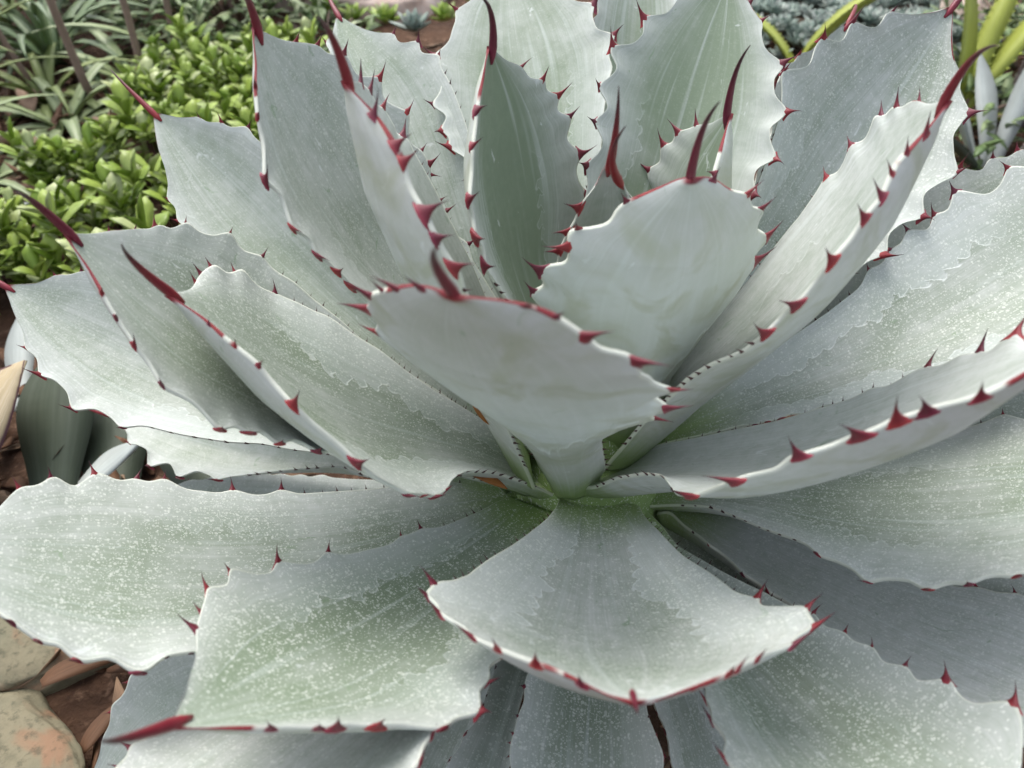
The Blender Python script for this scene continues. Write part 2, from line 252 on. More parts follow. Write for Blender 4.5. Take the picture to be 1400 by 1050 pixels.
     [(.1347,-.0004,-.0001,-.0001),(.2982,.0004,.0001,.0001),(.4291,-.0002,-.0001,-.0001),(.5391,-.0008,-.0003,-.0003),(.6285,.0003,.0001,.0001),(.673,.0011,.0005,.0005),(.7187,.0015,.0007,.0007),(.7368,-.0022,-.0012,-.0012),(.7611,.0006,.0003,.0003),(.8053,.0011,.0007,.0007),(.8215,.0005,.0003,.0003),(.8609,.002,.0016,.0016),(.9205,.0019,.0019,.0019)]]),
 'L10': dict(p=[2.0522,.7344,-.2322,-.2267,.0566,.4273,.1152,-.1443,.6031,.6155,.4931,-.0636,.0724,-.0302], s=[-.0179,.0495,.0142], t=[[.912],[.755,.813,.872]],
  o=[[(.1,.0046,.0012,.0012),(.3654,-.004,-.0015,-.0015),(.57,.0004,.0002,.0002),(.7504,.006,.0011,.0011),(.8739,.0011,0,0),(.9418,0,0,0)],
     [(.0882,.0035,.0007,.0007),(.275,-.0029,-.0005,-.0005),(.4525,-.0029,-.0006,-.0006),(.6242,.0022,.0007,.0007),(.7552,.0075,.005,.005),(.7833,.0035,.0026,.0026),(.8135,.0048,.0042,.0042),(.8308,.0005,.0005,.0005),(.8743,-.0003,-.0004,-.0004),(.9376,-.0019,-.0036,-.0036),(.9739,-.0017,-.0039,-.0039)]]),
 'L11': dict(p=[1.7457,.6788,-.2301,-.0106,-.0336,.4412,.1559,-.2348,.3442,.7055,.2848,-.0116,.0497,.0092], s=[.0059,.031,.0452], t=[[.468,.547,.584,.646,.765,.888],[.443,.715,.807]],
  o=[[(.1134,-.0014,-.0003,-.0003),(.3163,.0045,.0013,.0013),(.4246,.004,.0012,.0012),(.4753,.0027,.0008,.0008),(.5179,.0008,.0002,.0002),(.5399,-.0051,-.0013,-.0013),(.5633,-.0033,-.0008,-.0008),(.5901,-.0072,-.0016,-.0016),(.6176,-.0029,-.0005,-.0005),(.6403,-.0079,-.0014,-.0014),(.6631,-.0047,-.0007,-.0007),(.7114,.0027,.0002,.0002),(.7467,-.0015,0,0),(.7753,-.0014,.0002,.0002),(.8141,.0041,-.0011,-.0011),(.8601,.0005,-.0002,-.0002),(.887,-.0008,.0004,.0004),(.9162,.0001,-.0001,-.0001),(.9729,-.0029,.0023,.0023)],
     [(.0953,-.0021,-.0001,-.0001),(.2735,.0007,0,0),(.4095,-.0031,.0002,.0002),(.5534,-.003,0,0),(.6157,.0011,0,0),(.6458,.0062,.0003,.0003),(.6663,.0038,.0003,.0003),(.7151,.0078,.0011,.0011),(.7422,-.0013,-.0003,-.0003),(.7789,.0001,.0001,.0001),(.8057,.0022,.0013,.0013),(.843,-.0024,-.002,-.002),(.9167,.0026,.004,.004)]]),
 'L12': dict(p=[2.2873,1.0331,.3518,.1112,-.0942,.2831,.2046,.6084,.2334,.6539,.4079,-.0158,.026,.0222], s=[-.0057,-.0357,.0407], t=[[.617,.688,.767,.857,.916],[.535,.637,.733,.8,.856,.916]],
  o=[[(.3014,.006,.0018,.0018),(.5005,-.0001,0,0),(.5974,-.0039,-.0011,-.0011),(.6437,-.0017,-.0004,-.0004),(.6901,-.0023,-.0005,-.0005),(.7551,-.0016,-.0002,-.0002),(.7945,-.0001,0,0),(.8614,.0021,-.0001,-.0001),(.9208,.0027,-.0003,-.0003),(.9577,.0017,-.0003,-.0003),(.9837,0,0,0)],
     [(.2053,.0061,.0001,.0001),(.3394,-.0063,.0001,.0001),(.3974,-.0121,.0001,.0001),(.4581,-.003,0,0),(.5311,.005,.0002,.0002),(.5577,.0037,.0002,.0002),(.6061,.0016,.0001,.0001),(.6388,.0054,.0007,.0007),(.6865,-.0011,-.0002,-.0002),(.7364,.0047,.0014,.0014),(.7707,-.0015,-.0006,-.0006),(.7983,.0041,.0017,.0017),(.8313,-.0006,-.0003,-.0003),(.8492,.0026,.0015,.0015),(.8807,-.0024,-.0017,-.0017),(.9107,-.0016,-.0013,-.0013),(.954,-.0016,-.0019,-.0019)]]),
 'L13': dict(p=[1.1729,.8235,-.1344,.0145,-.018,.3735,.143,.197,.4174,.652,.4067,.0047,.0256,.019], s=[-.0326,.0294,.0393], t=[[.502,.592,.666,.753,.843],[.534,.617,.72,.822,.913,.954]],
  o=[[(.1288,.0027,-.0003,-.0003),(.3227,-.0012,.0001,.0001),(.424,-.0022,.0001,.0001),(.4823,-.0014,.0001,.0001),(.5519,.0061,-.0007,-.0007),(.5912,.0013,-.0002,-.0002),(.6325,.0043,-.0007,-.0007),(.6635,-.0022,.0005,.0005),(.6871,-.0016,.0004,.0004),(.7229,.0012,-.0005,-.0005),(.7366,-.0052,.0022,.0022),(.7566,-.005,.0024,.0024),(.7771,.0011,-.0006,-.0006),(.8176,.0015,-.0011,-.0011),(.8433,-.0019,.0016,.0016),(.8779,.0015,-.0015,-.0015),(.907,-.001,.0012,.0012),(.9436,-.0071,.0101,.0101)],
     [(.1743,-.0023,.0008,.0008),(.3443,-.0002,.0001,.0001),(.4587,-.0002,.0001,.0001),(.5337,.0002,-.0001,-.0001),(.5566,.0004,-.0001,-.0001),(.5892,-.0008,.0002,.0002),(.6129,.0043,-.0012,-.0012),(.6398,.0025,-.0006,-.0006),(.6761,-.0024,.0005,.0005),(.6978,.0032,-.0005,-.0005),(.7196,.0032,-.0002,-.0002),(.7478,-.0019,0,0),(.7891,-.0016,-.0002,-.0002),(.8089,.0036,.0005,.0005),(.8531,-.0022,-.0006,-.0006),(.9066,.0004,.0001,.0001),(.9563,-.0004,-.0002,-.0002),(.985,-.0088,.0063,.0063)]]),
 'L14': dict(p=[.7034,.5748,.1038,.1148,.016,.4366,.1572,.6,.623,.6697,.3048,.0276,.0309,.0028], s=[.0257,.0478,.0068], t=[[.685,.779,.842,.912],[.535,.628,.727,.844,.906]],
  o=[[(.0652,-.0019,.0011,.0011),(.2939,.0014,-.0006,-.0006),(.3909,.0087,-.0033,-.0033),(.4835,.0087,-.0033,-.0033),(.5374,.0059,-.0022,-.0022),(.6234,-.0019,.0008,.0008),(.6521,-.008,.0035,.0035),(.6774,-.0125,.0057,.0057),(.7068,-.0062,.0034,.0034),(.7267,-.0031,.0019,.0019),(.7545,-.0071,.0052,.0052),(.7798,-.0051,.0042,.0042),(.795,0,0,0),(.8209,-.0021,.0025,.0025),(.8452,-.0027,.0037,.0037),(.8638,.0007,-.0011,-.0011),(.8806,.0003,-.0006,-.0006),(.9023,-.0009,.0021,.0021),(.9313,.0002,-.0005,-.0005),(.9783,.0005,-.0022,-.0022)],
     [(.0667,-.0079,.0056,.0056),(.2911,.003,-.0028,-.0028),(.4485,.0018,-.0016,-.0016),(.5461,.0016,-.0013,-.0013),(.5677,-.0018,.0014,.0014),(.5967,-.001,.0007,.0007),(.6258,.002,-.0013,-.0013),(.6427,-.0008,.0005,.0005),(.6672,-.0038,.0021,.0021),(.7094,.0017,-.0008,-.0008),(.7416,.0015,-.0005,-.0005),(.792,-.0075,.0014,.0014),(.8159,-.0027,.0004,.0004),(.8441,-.0018,.0001,.0001),(.9013,-.0065,-.0005,-.0005),(.9225,-.0087,-.0009,-.0009),(.9646,-.006,-.0009,-.0009)]]),
 'L15': dict(p=[-.0109,.9483,.2882,.1092,.0252,.3126,.2373,-.4964,.192,.7339,.4457,.0255,.0045,.018], s=[-.0093,-.0358,.0406], t=[[.678,.764,.845,.887,.931],[.627,.712,.797,.863,.892,.915,.939,.963]],
  o=[[(.0058,.0043,-.0028,-.0028),(.1164,.0003,-.0002,-.0002),(.2213,-.0014,.0008,.0008),(.3001,.0009,-.0005,-.0005),(.3981,.0021,-.0011,-.0011),(.4829,.0015,-.0009,-.0009),(.5863,.0021,-.0012,-.0012),(.6365,.0002,-.0002,-.0002),(.6826,-.0009,.0006,.0006),(.7042,.0014,-.0009,-.0009),(.7347,-.0002,.0001,.0001),(.7609,-.003,.0021,.0021),(.7876,-.0002,.0002,.0002),(.8067,-.0015,.0013,.0013),(.8414,-.0052,.0054,.0054),(.8543,-.0021,.0024,.0024),(.8832,-.0037,.0045,.0045),(.8942,-.0013,.0018,.0018),(.9087,-.0018,.0028,.0028),(.9305,-.0015,.0026,.0026),(.9517,.0001,-.0003,-.0003)],
     [(.2403,-.0049,.0037,.0037),(.3153,-.0041,.0031,.0031),(.3858,-.0039,.0029,.0029),(.4732,-.0014,.0011,.0011),(.5538,.0024,-.0019,-.0019),(.6229,.003,-.0024,-.0024),(.6964,.0025,-.002,-.002),(.7275,.0024,-.0018,-.0018),(.7745,.0009,-.0007,-.0007),(.81,-.0003,.0002,.0002),(.8276,-.0001,.0001,.0001),(.8492,-.0012,.0008,.0008),(.8696,-.0019,.0011,.0011),(.8887,-.0012,.0006,.0006),(.9046,-.0034,.0018,.0018),(.9266,-.0051,.0026,.0026),(.9403,-.0042,.002,.002),(.9573,-.0027,.0012,.0012),(.9794,-.001,.0004,.0004)]]),
 'R1b': dict(p=[.313,.3273,.2568,.2732,.2482,.4617,.1309,.0763,.4877,.7009,.3606,.0468,.0271,-.0232], s=[.037,.0395,.0042], t=[[.557,.82,.876,.917],[]],
  o=[[(.0831,.0013,-.0016,-.0016),(.2377,-.0023,.0021,.0021),(.3698,.0036,-.0028,-.0028),(.4818,.006,-.0044,-.0044),(.5541,-.0007,.0005,.0005),(.617,-.0012,.0009,.0009),(.6693,-.0019,.0016,.0016),(.7125,-.0035,.003,.003),(.7476,-.0045,.0047,.0047),(.7873,-.0012,.0017,.0017),(.8272,-.0001,.0002,.0002),(.8508,.0015,-.0031,-.0031),(.8712,.0002,-.0003,-.0003),(.8898,.0004,-.0009,-.0009),(.9198,.0003,-.0009,-.0009),(.9583,-.0008,.0026,.0026)],
     [(.0899,-.0032,.0052,.0052),(.2824,.0022,-.0036,-.0036),(.5521,-.0011,.0015,.0015),(.8317,-.0158,.0064,.0064)]]),
 'R1': dict(p=[.1307,.4491,.108,.2087,.1329,.4378,.1501,.1341,.2879,.7055,.25,.0557,.0166,.0064], s=[-.023,.0392,-.0315], t=[[.474,.524,.57,.621,.675,.77],[.163,.188,.208,.248]],
  o=[[(.0084,.0071,-.0125,-.0125),(.0542,.0018,-.0027,-.0027),(.0832,.0005,-.0007,-.0007),(.1497,.0004,-.0005,-.0005),(.2319,.0016,-.0016,-.0016),(.301,.0018,-.0016,-.0016),(.3727,.0033,-.0028,-.0028),(.4372,.0033,-.0028,-.0028),(.4854,.0008,-.0007,-.0007),(.5226,.0003,-.0003,-.0003),(.5499,-.0014,.0013,.0013),(.5709,-.0027,.0026,.0026),(.6035,.0015,-.0015,-.0015),(.6226,-.0011,.0011,.0011),(.6442,-.0012,.0013,.0013),(.6732,-.0045,.0052,.0052),(.6896,-.003,.0037,.0037),(.7188,.0016,-.0023,-.0023),(.7453,.0003,-.0005,-.0005),(.7672,-.0018,.0038,.0038),(.7864,-.0012,.0028,.0028),(.8364,-.0002,.0009,.0009)],
     [(.0058,-.0032,.0061,.0061),(.0886,-.0013,.0033,.0033),(.1255,-.001,.0026,.0026),(.1884,-.0011,.0033,.0033),(.2475,-.0007,.0024,.0024),(.2816,-.001,.0033,.0033),(.3374,-.0004,.0014,.0014),(.4411,.0007,-.0022,-.0022),(.5418,.001,-.0025,-.0025),(.6237,-.0047,.0092,.0092)]]),
 'R2': dict(p=[5.7219,.7213,.2703,.0716,-.0721,.3416,.1547,-.3382,.0543,.6386,.3268,-.0047,-.0204,.0031], s=[-.0373,-.0341,.0211], t=[[.671,.772,.839,.857],[.445,.573,.7,.779,.821,.855,.901]],
  o=[[(0,-.0053,-.0118,-.0118),(.0136,.0001,-.0017,-.0017),(.0477,-.0003,.0014,.0014),(.1466,-.0013,.0036,.0036),(.2626,-.0006,.0014,.0014),(.3931,.0009,-.002,-.002),(.4883,.0012,-.0025,-.0025),(.537,.001,-.0023,-.0023),(.5789,.0002,-.0004,-.0004),(.6056,.0008,-.0018,-.0018),(.6474,-.0001,.0003,.0003),(.6753,0,0,0),(.7156,-.0003,.0008,.0008),(.7465,-.0009,.0025,.0025),(.7648,-.0002,.0006,.0006),(.7997,-.0003,.0008,.0008),(.8265,-.0011,.0033,.0033),(.848,-.0012,.0037,.0037),(.8643,.0005,-.0018,-.0018)],
     [(.0902,.0001,-.0008,-.0008),(.1785,-.0001,.004,.004),(.2807,-.0001,.0056,.0056),(.353,-.0002,.0042,.0042),(.3725,0,.0002,.0002),(.3906,.0004,-.0042,-.0042),(.4722,.0008,-.0043,-.0043),(.5446,.0005,-.0018,-.0018),(.5994,.0002,-.0006,-.0006),(.6454,.0003,-.0009,-.0009),(.6779,-.0008,.0018,.0018),(.7337,-.0006,.0012,.0012),(.7616,-.0007,.0014,.0014),(.7936,-.0004,.0008,.0008),(.8181,-.0008,.0014,.0014),(.8455,-.0003,.0006,.0006),(.8666,-.0001,.0001,.0001),(.8827,.0007,-.0012,-.0012),(.9123,.0016,-.0024,-.0024)]]),
 'R3': dict(p=[5.9581,.3579,.2878,.2273,-.2039,.3309,.1769,-.1957,.05,.693,.25,.0477,-.008,-.0275], s=[-.0466,-.0257,.0153], t=[[.731],[.429,.537,.648,.716,.791]],
  o=[[(0,-.0075,-.0081,-.0081),(.19,-.0005,.0022,.0022),(.4223,.0003,-.0012,-.0012),(.6361,.0003,-.0023,-.0023),(.7305,.0001,.0044,.0044),(.7667,.0004,.0038,.0038)],
     [(.0086,-.0002,-.002,-.002),(.0968,.0007,.0022,.0022),(.1695,.0022,.0053,.0053),(.2305,.002,.0042,.0042),(.3013,.0015,.0029,.0029),(.3629,.0014,.0028,.0028),(.4162,.0012,.0025,.0025),(.4492,-.0001,-.0002,-.0002),(.4831,-.0006,-.0013,-.0013),(.5111,-.0008,-.0021,-.0021),(.5396,-.0015,-.0043,-.0043),(.5727,-.0007,-.0025,-.0025),(.615,-.0003,-.0013,-.0013),(.639,-.0004,-.0027,-.0027),(.6654,-.0003,-.002,-.002),(.692,0,-.0005,-.0005),(.7422,-.0002,.0011,.0011),(.802,-.0002,.0005,.0005)]]),
 'R3b': dict(p=[5.6742,.1979,.1131,.0262,-.0736,.3492,.1648,-.1107,.2639,.5482,.4199,.0364,-.0088,-.0718], s=[.0156,.0434,.0349], t=[[],[]],
  o=[[(0,-.0019,-.0038,-.0038),(.3635,.0001,.0014,.0014),(.6551,.0023,.003,.003),(.8224,.0184,.0146,.0146)],
     [(.0461,.0044,.007,.007),(.2437,-.0028,-.0028,-.0028),(.4428,-.001,-.0011,-.0011),(.6466,0,0,0),(.8584,-.0002,-.0025,-.0025)]]),
 'R4': dict(p=[5.4938,.2075,.181,.2284,-.0328,.3315,.1454,-.3133,.2466,.7034,.2657,.0668,-.0205,-.0384], s=[-.0362,.0131,.0386], t=[[],[.157,.266,.336]],
  o=[[(.0032,-.0034,-.0047,-.0047),(.1958,.0011,.0024,.0024),(.3702,-.0005,-.0014,-.0014),(.5126,-.001,-.0026,-.0026),(.5852,-.0009,-.002,-.002),(.7,.003,.0049,.0049)],
     [(.0226,.0036,.0043,.0043),(.0775,.0015,.0016,.0016),(.1572,.0013,.0013,.0013),(.2161,.0006,.0005,.0005),(.2743,-.0003,-.0002,-.0002),(.3396,.0007,.0007,.0007),(.387,.0015,.0013,.0013),(.5199,.0005,.0005,.0005),(.6765,-.0019,-.0022,-.0022),(.8145,.0001,.0003,.0003)]]),
 'R5': dict(p=[5.0719,.2811,.4465,.3973,-.0693,.3535,.1498,-.1241,.4646,.78,.25,.0339,-.0399,-.0254], s=[-.0452,-.0034,.0306], t=[[.424,.486,.54,.599,.663,.754],[.58,.625,.702]],
  o=[[(0,-.0097,.0003,.0003),(.0449,-.0036,-.0023,-.0023),(.1058,-.0051,-.0041,-.0041),(.1744,-.0023,-.0022,-.0022),(.2492,-.0011,-.0012,-.0012),(.3156,.0002,.0002,.0002),(.3776,.0005,.0006,.0006),(.41,.0003,.0005,.0005),(.4545,-.0004,-.0006,-.0006),(.4949,-.0008,-.0012,-.0012),(.5429,-.0008,-.0011,-.0011),(.5703,-.0021,-.003,-.003),(.6036,-.0015,-.002,-.002),(.6287,-.0024,-.0033,-.0033),(.6629,.0006,.0008,.0008),(.687,-.0004,-.0005,-.0005),(.7152,-.0002,-.0002,-.0002),(.7475,.0036,.0042,.0042),(.7645,.0031,.0035,.0035),(.782,.0014,.0015,.0015),(.8451,-.018,-.009,-.009)],
     [(0,.0054,.0036,.0036),(.2312,.0015,.0005,.0005),(.4023,.0039,.0012,.0012),(.5386,.0009,.0003,.0003),(.5869,.0005,.0002,.0002),(.629,-.0012,-.0004,-.0004),(.6718,-.0013,-.0005,-.0005),(.7022,-.0027,-.0011,-.0011),(.7292,-.0031,-.0013,-.0013)]]),
 'B1': dict(p=[4.4557,-.2488,-.1827,.0776,-.1522,.3269,.0722,.0494,1.0536,.6508,.5747,-.0269,-.0318,-.0412], s=[.006,.0168,-.0525], t=[[.361],[.529,.585]],
  o=[[(0,-.0019,.005,.005),(.1672,.0031,-.0007,-.0007),(.3044,.0024,-.0005,-.0005),(.3565,-.0013,.0002,.0002),(.4005,-.003,.0005,.0005),(.4593,-.0036,.0006,.0006),(.5123,-.0008,.0001,.0001),(.5561,-.0013,.0002,.0002)],
     [(.0451,-.0032,.0005,.0005),(.2303,-.0007,.0001,.0001),(.3557,.0021,-.0005,-.0005),(.4124,.0029,-.0008,-.0008),(.4849,.0034,-.001,-.001),(.549,-.0005,.0001,.0001),(.5992,-.0023,.0007,.0007)]]),
 'B2': dict(p=[4.5968,-.1007,-.1094,.0619,-.0117,.2848,.1067,.1469,.6163,.6558,.4817,.0064,-.0395,-.0271], s=[.0251,.0037,-.0486], t=[[.57,.611],[.457,.492,.558,.595,.619,.642]],
  o=[[(0,-.0021,.0014,.0014),(.2199,.0016,.0001,.0001),(.4063,-.0014,-.0001,-.0001),(.5202,-.0024,-.0002,-.0002),(.5698,-.0011,-.0001,-.0001),(.6108,.0025,.0002,.0002),(.6357,.0032,.0001,.0001)],
     [(0,.0018,.0005,.0005),(.2301,.0002,0,0),(.3883,.0013,-.0003,-.0003),(.4453,.0004,-.0001,-.0001),(.4949,-.0011,.0002,.0002),(.5598,-.0011,.0002,.0002),(.6185,.0009,-.0001,-.0001),(.6659,.0001,0,0)]]),
 'B3': dict(p=[4.8998,-.2545,-.0551,.0621,.1102,.284,.0646,-.1469,.5249,.6199,.5784,.0342,-.0317,-.0587], s=[.0073,-.0025,-.0549], t=[[],[.486,.532,.589]],
  o=[[(0,.0001,.0005,.0005),(.2245,.0013,.0004,.0004),(.4246,-.0006,-.0002,-.0002),(.5714,-.0021,-.0006,-.0006),(.7141,.0048,.0008,.0008)],
     [(0,.0035,.0033,.0033),(.2373,-.0029,-.0005,-.0005),(.3891,-.0024,-.0004,-.0004),(.4689,.0004,.0001,.0001),(.5261,.004,.0007,.0007),(.6133,.002,.0004,.0004)]]),
 'B0': dict(p=[4.1452,.2833,.3446,.155,.012,.3847,.1704,.5122,.1768,.7103,.3986,-.0449,-.0326,-.044], s=[.0456,-.0028,.0312], t=[[.675,.717],[.781,.813]],
  o=[[(.1001,-.0053,.0027,.0027),(.43,.0029,-.0011,-.0011),(.5997,-.001,.0005,.0005),(.668,-.0019,.0011,.0011),(.7034,.0001,0,0),(.7318,.0022,-.0015,-.0015)],
     [(.0387,.0047,-.0039,-.0039),(.2949,-.002,.0025,.0025),(.5096,.0008,-.001,-.001),(.6783,.001,-.0011,-.0011),(.7592,-.0013,.001,.001),(.7793,-.0034,.0025,.0025),(.7927,-.0006,.0004,.0004),(.8161,-.0017,.001,.001)]]),
 'B0b': dict(p=[4.284,-.1351,-.0872,.0702,-.0715,.3203,.0807,.1401,.5834,.6458,.5446,-.0439,-.0265,-.086], s=[-.0247,.0132,-.0476], t=[[],[]],
  o=[[(0,-.0012,.0045,.0045),(.3125,.0022,-.0006,-.0006),(.4572,-.0022,.0006,.0006),(.551,-.0008,.0002,.0002)],
     [(0,-.0002,.0001,.0001),(.3035,-.0004,.0002,.0002),(.4995,.0024,-.0011,-.0011),(.6512,-.0022,.0008,.0008)]]),
 'BL': dict(p=[3.8226,-.1873,-.0902,.1625,-.2183,.3918,.1407,-.2428,.747,.736,.3802,-.07,-.016,-.0648], s=[-.0404,.0146,-.0349], t=[[],[]],
  o=[[(.0236,-.0034,.0032,.0032),(.3057,.0017,-.0013,-.0013),(.5305,-.0017,.0012,.0012),(.7017,-.007,.0057,.0057)],
     [(.0533,.0011,-.001,-.001),(.3286,-.0005,.0008,.0008),(.5487,.0029,-.0048,-.0048),(.6573,.0004,-.0006,-.0006),(.7052,-.0024,.0033,.0033),(.7471,-.0023,.0028,.0028),(.7804,-.0059,.0052,.0052),(.8071,-.0008,.0005,.0005),(.8427,-.0036,.0017,.0017),(.8735,.0022,-.0008,-.0008),(.8978,0,0,0),(.9225,.0032,-.0008,-.0008),(.9405,.0027,-.0006,-.0006)]]),
 'C1': dict(p=[4.3229,1.2335,-.2691,.0131,-.2547,.3036,.1497,.2203,.0685,.7601,.2561,-.0195,-.0291,.0131], s=[.0009,-.0326,.0437], t=[[.495,.575,.686,.844,.896,.931,.962],[.732,.826,.881,.918,.947,.975]],
  o=[[(0,-.0013,-.0048,-.0048),(.0035,.0027,-.0022,-.0022),(.1109,.0063,-.0019,-.0019),(.1654,.0024,-.0011,-.0011),(.2398,-.0048,.0031,.0031),(.2959,-.0064,.0046,.0046),(.4041,-.0013,.0011,.0011),(.492,.0017,-.0013,-.0013),(.5741,.004,-.0023,-.0023),(.6038,-.0011,.0005,.0005),(.6657,.0015,-.0004,-.0004),(.7388,-.0037,-.0008,-.0008),(.8257,-.0027,-.0035,-.0035),(.8356,-.0012,-.0011,-.0011),(.8537,-.003,.0007,.0007),(.8715,-.0051,-.0002,-.0002),(.8871,-.0049,.001,.001),(.9109,-.0033,.0026,.0026),(.9314,-.0009,.0033,.0033),(.9503,.0018,.0031,.0031),(.9715,.0059,.0019,.0019),(.985,.004,.001,.001),(.985,-.0029,.001,.001)],
     [(0,.0064,-.0091,-.0091),(.0751,-.0018,-.0007,-.0007),(.2082,.002,.0014,.0014),(.2757,.0021,.0017,.0017),(.346,.0027,.0023,.0023),(.4406,.0017,.0015,.0015),(.5566,-.0006,-.0005,-.0005),(.6387,-.0022,-.0019,-.0019),(.7111,-.0025,-.002,-.002),(.7647,-.0011,-.0008,-.0008),(.8255,.0006,0,0),(.8667,-.0023,.0017,.0017),(.9012,-.0007,.002,.002),(.943,-.0002,.0015,.0015),(.9621,-.0001,.0019,.0019),(.9836,0,.0016,.0016)]]),
 'C2': dict(p=[5.2508,1.447,.0237,.0383,-.1581,.2329,.1536,-.1692,.2998,.6523,.296,.021,.0023,.0307], s=[.0008,-.021,.0511], t=[[.614,.725,.846,.904,.975],[.635,.709,.812,.847,.925]],
  o=[[(0,-.0008,-.0002,-.0002),(.1836,-.0029,.0013,.0013),(.2917,-.002,.001,.001),(.3885,-.0009,.0005,.0005),(.477,.0024,-.0013,-.0013),(.5363,.0031,-.0016,-.0016),(.6028,.0015,-.0007,-.0007),(.6454,-.0011,.0005,.0005),(.7071,.0017,-.0004,-.0004),(.7637,-.0037,0,0),(.8414,.0016,.001,.001),(.8743,-.0007,-.0006,-.0006),(.9021,.002,.0024,.0024),(.9246,.001,.0014,.0014),(.9589,.0009,.0015,.0015),(.9842,.0008,.0015,.0015)],
     [(.0693,.0046,.0004,.0004),(.3871,.0014,.0005,.0005),(.5418,-.0012,-.0003,-.0003),(.6232,-.004,0,0),(.657,.0035,-.0003,-.0003),(.6906,-.001,.0003,.0003),(.7296,-.0011,.0005,.0005),(.76,.0028,-.0018,-.0018),(.8031,.0029,-.0026,-.0026),(.8387,-.0025,.0026,.0026),(.8578,-.0002,.0002,.0002),(.8842,.0009,-.0011,-.0011),(.906,-.0009,.0012,.0012),(.9336,-.0012,.0017,.0017),(.9473,-.0012,.0017,.0017),(.9763,-.0013,.002,.002),(.985,.001,.0029,.0029)]]),
 'C3': dict(p=[1.6563,1.5268,.1658,.0094,-.0372,.2415,.0628,.0865,.5244,.6256,.4949,-.0075,.0263,.0107], s=[-.002,-.019,.0517], t=[[],[]],
  o=[[(.4905,.0073,.0004,.0004),(.6555,-.0045,.0002,.0002),(.7461,-.0025,.0003,.0003),(.8244,.0009,-.0002,-.0002),(.8809,.0016,-.0005,-.0005),(.9351,.0012,-.0005,-.0005),(.9831,-.0006,.0003,.0003)],
     [(.467,.0021,-.0005,-.0005),(.7026,.0002,0,0),(.8559,.0003,.0001,.0001),(.9086,.0007,.0002,.0002),(.9371,.0006,.0002,.0002),(.9815,.0005,.0002,.0002)]]),
 'C3b': dict(p=[1.0198,1.5886,.3267,.0872,-.216,.2373,.0405,-.169,.29,.5787,.5053,.0268,.0428,.0138], s=[-.0054,-.031,.0454], t=[[],[]],
  o=[[(.3471,-.0013,-.0001,-.0001),(.5654,.001,0,0),(.8084,.0001,0,0),(.9188,.0002,0,0)],
     [(.4564,.0041,-.0004,-.0004),(.6771,.0002,0,0),(.8773,-.001,-.0002,-.0002),(.9526,-.0011,-.0003,-.0003)]]),
 'C4': dict(p=[.9927,1.2949,.1132,.038,-.3277,.2415,.1589,-.8099,.323,.7069,.478,.0447,.0485,.0124], s=[-.0035,-.0213,.0508], t=[[.688,.767,.822,.879],[.905]],
  o=[[(.1114,-.0025,.0002,.0002),(.4294,.0027,-.0003,-.0003),(.6356,.0028,-.0008,-.0008),(.668,-.0047,.0015,.0015),(.6922,-.0056,.0018,.0018),(.7254,-.002,.0008,.0008),(.765,-.0064,.0032,.0032),(.7939,-.0013,.0008,.0008),(.8211,-.0038,.003,.003),(.8655,-.0005,.0005,.0005),(.9252,.0009,-.0013,-.0013),(.9661,.0003,-.0007,-.0007)],
     [(.2806,-.0014,.0002,.0002),(.6438,.0011,-.0003,-.0003),(.8235,-.0013,.0003,.0003),(.9052,-.0023,.0004,.0004),(.9333,-.0022,.0004,.0004),(.9543,-.0019,.0003,.0003),(.9796,-.0009,.0001,.0001)]]),
 'L16': dict(p=[1.4528,.6249,.0561,-.0017,.0258,.5035,.1114,.1865,.5472,.6148,.5609,.0245,.0828,-.0489], s=[-.0038,.0409,.0367], t=[[],[]],
  o=[[(.2043,.0012,0,0),(.4373,0,0,0),(.6573,-.0004,0,0),(.7906,-.0008,.0002,.0002),(.8903,-.0091,.0033,.0033)],
     [(.2211,.0031,-.0004,-.0004),(.4608,.0005,-.0001,-.0001),(.6885,-.0014,-.0001,-.0001),(.8167,.0044,.0009,.0009),(.9233,.0118,.004,.004)]]),
 'L14b': dict(p=[.8678,.4909,.0825,.1699,.1812,.4844,.1044,.5234,.8883,.6958,.3216,.03,.0508,-.0426], s=[.0216,.0506,-.0031], t=[[],[]],
  o=[[(.1834,-.0013,.0006,.0006),(.4311,.0067,-.0023,-.0023),(.6643,.002,-.0005,-.0005),(.7756,-.0101,.0035,.0035),(.8197,-.0091,.0041,.0041),(.8662,-.0014,.0008,.0008),(.9368,.001,-.0009,-.0009)],
     [(.1843,-.0091,.0049,.0049),(.4731,.0062,-.0033,-.0033),(.6918,-.0016,.0006,.0006),(.8673,.0017,.0001,.0001),(.9558,.0046,.0008,.0008)]]),
 'R6': dict(p=[6.1525,.2498,.2313,.1685,.0629,.3884,.1298,-.0725,.3308,.6963,.3408,.0589,.0062,-.0421], s=[-.0221,.0096,-.0498], t=[[],[]],
  o=[[(.0061,.0005,-.0039,-.0039),(.2493,-.0005,.0012,.0012),(.481,.001,-.0023,-.0023),(.6623,-.0001,.0003,.0003),(.7686,-.0001,.004,.004)],
     [(.007,-.0002,.0017,.0017),(.2274,.0001,.0016,.0016),(.4237,0,-.001,-.001),(.5656,0,-.0011,-.0011),(.6559,-.0001,.001,.001)]]),
}
NS = 61; ts = np.linspace(0, 1, NS)
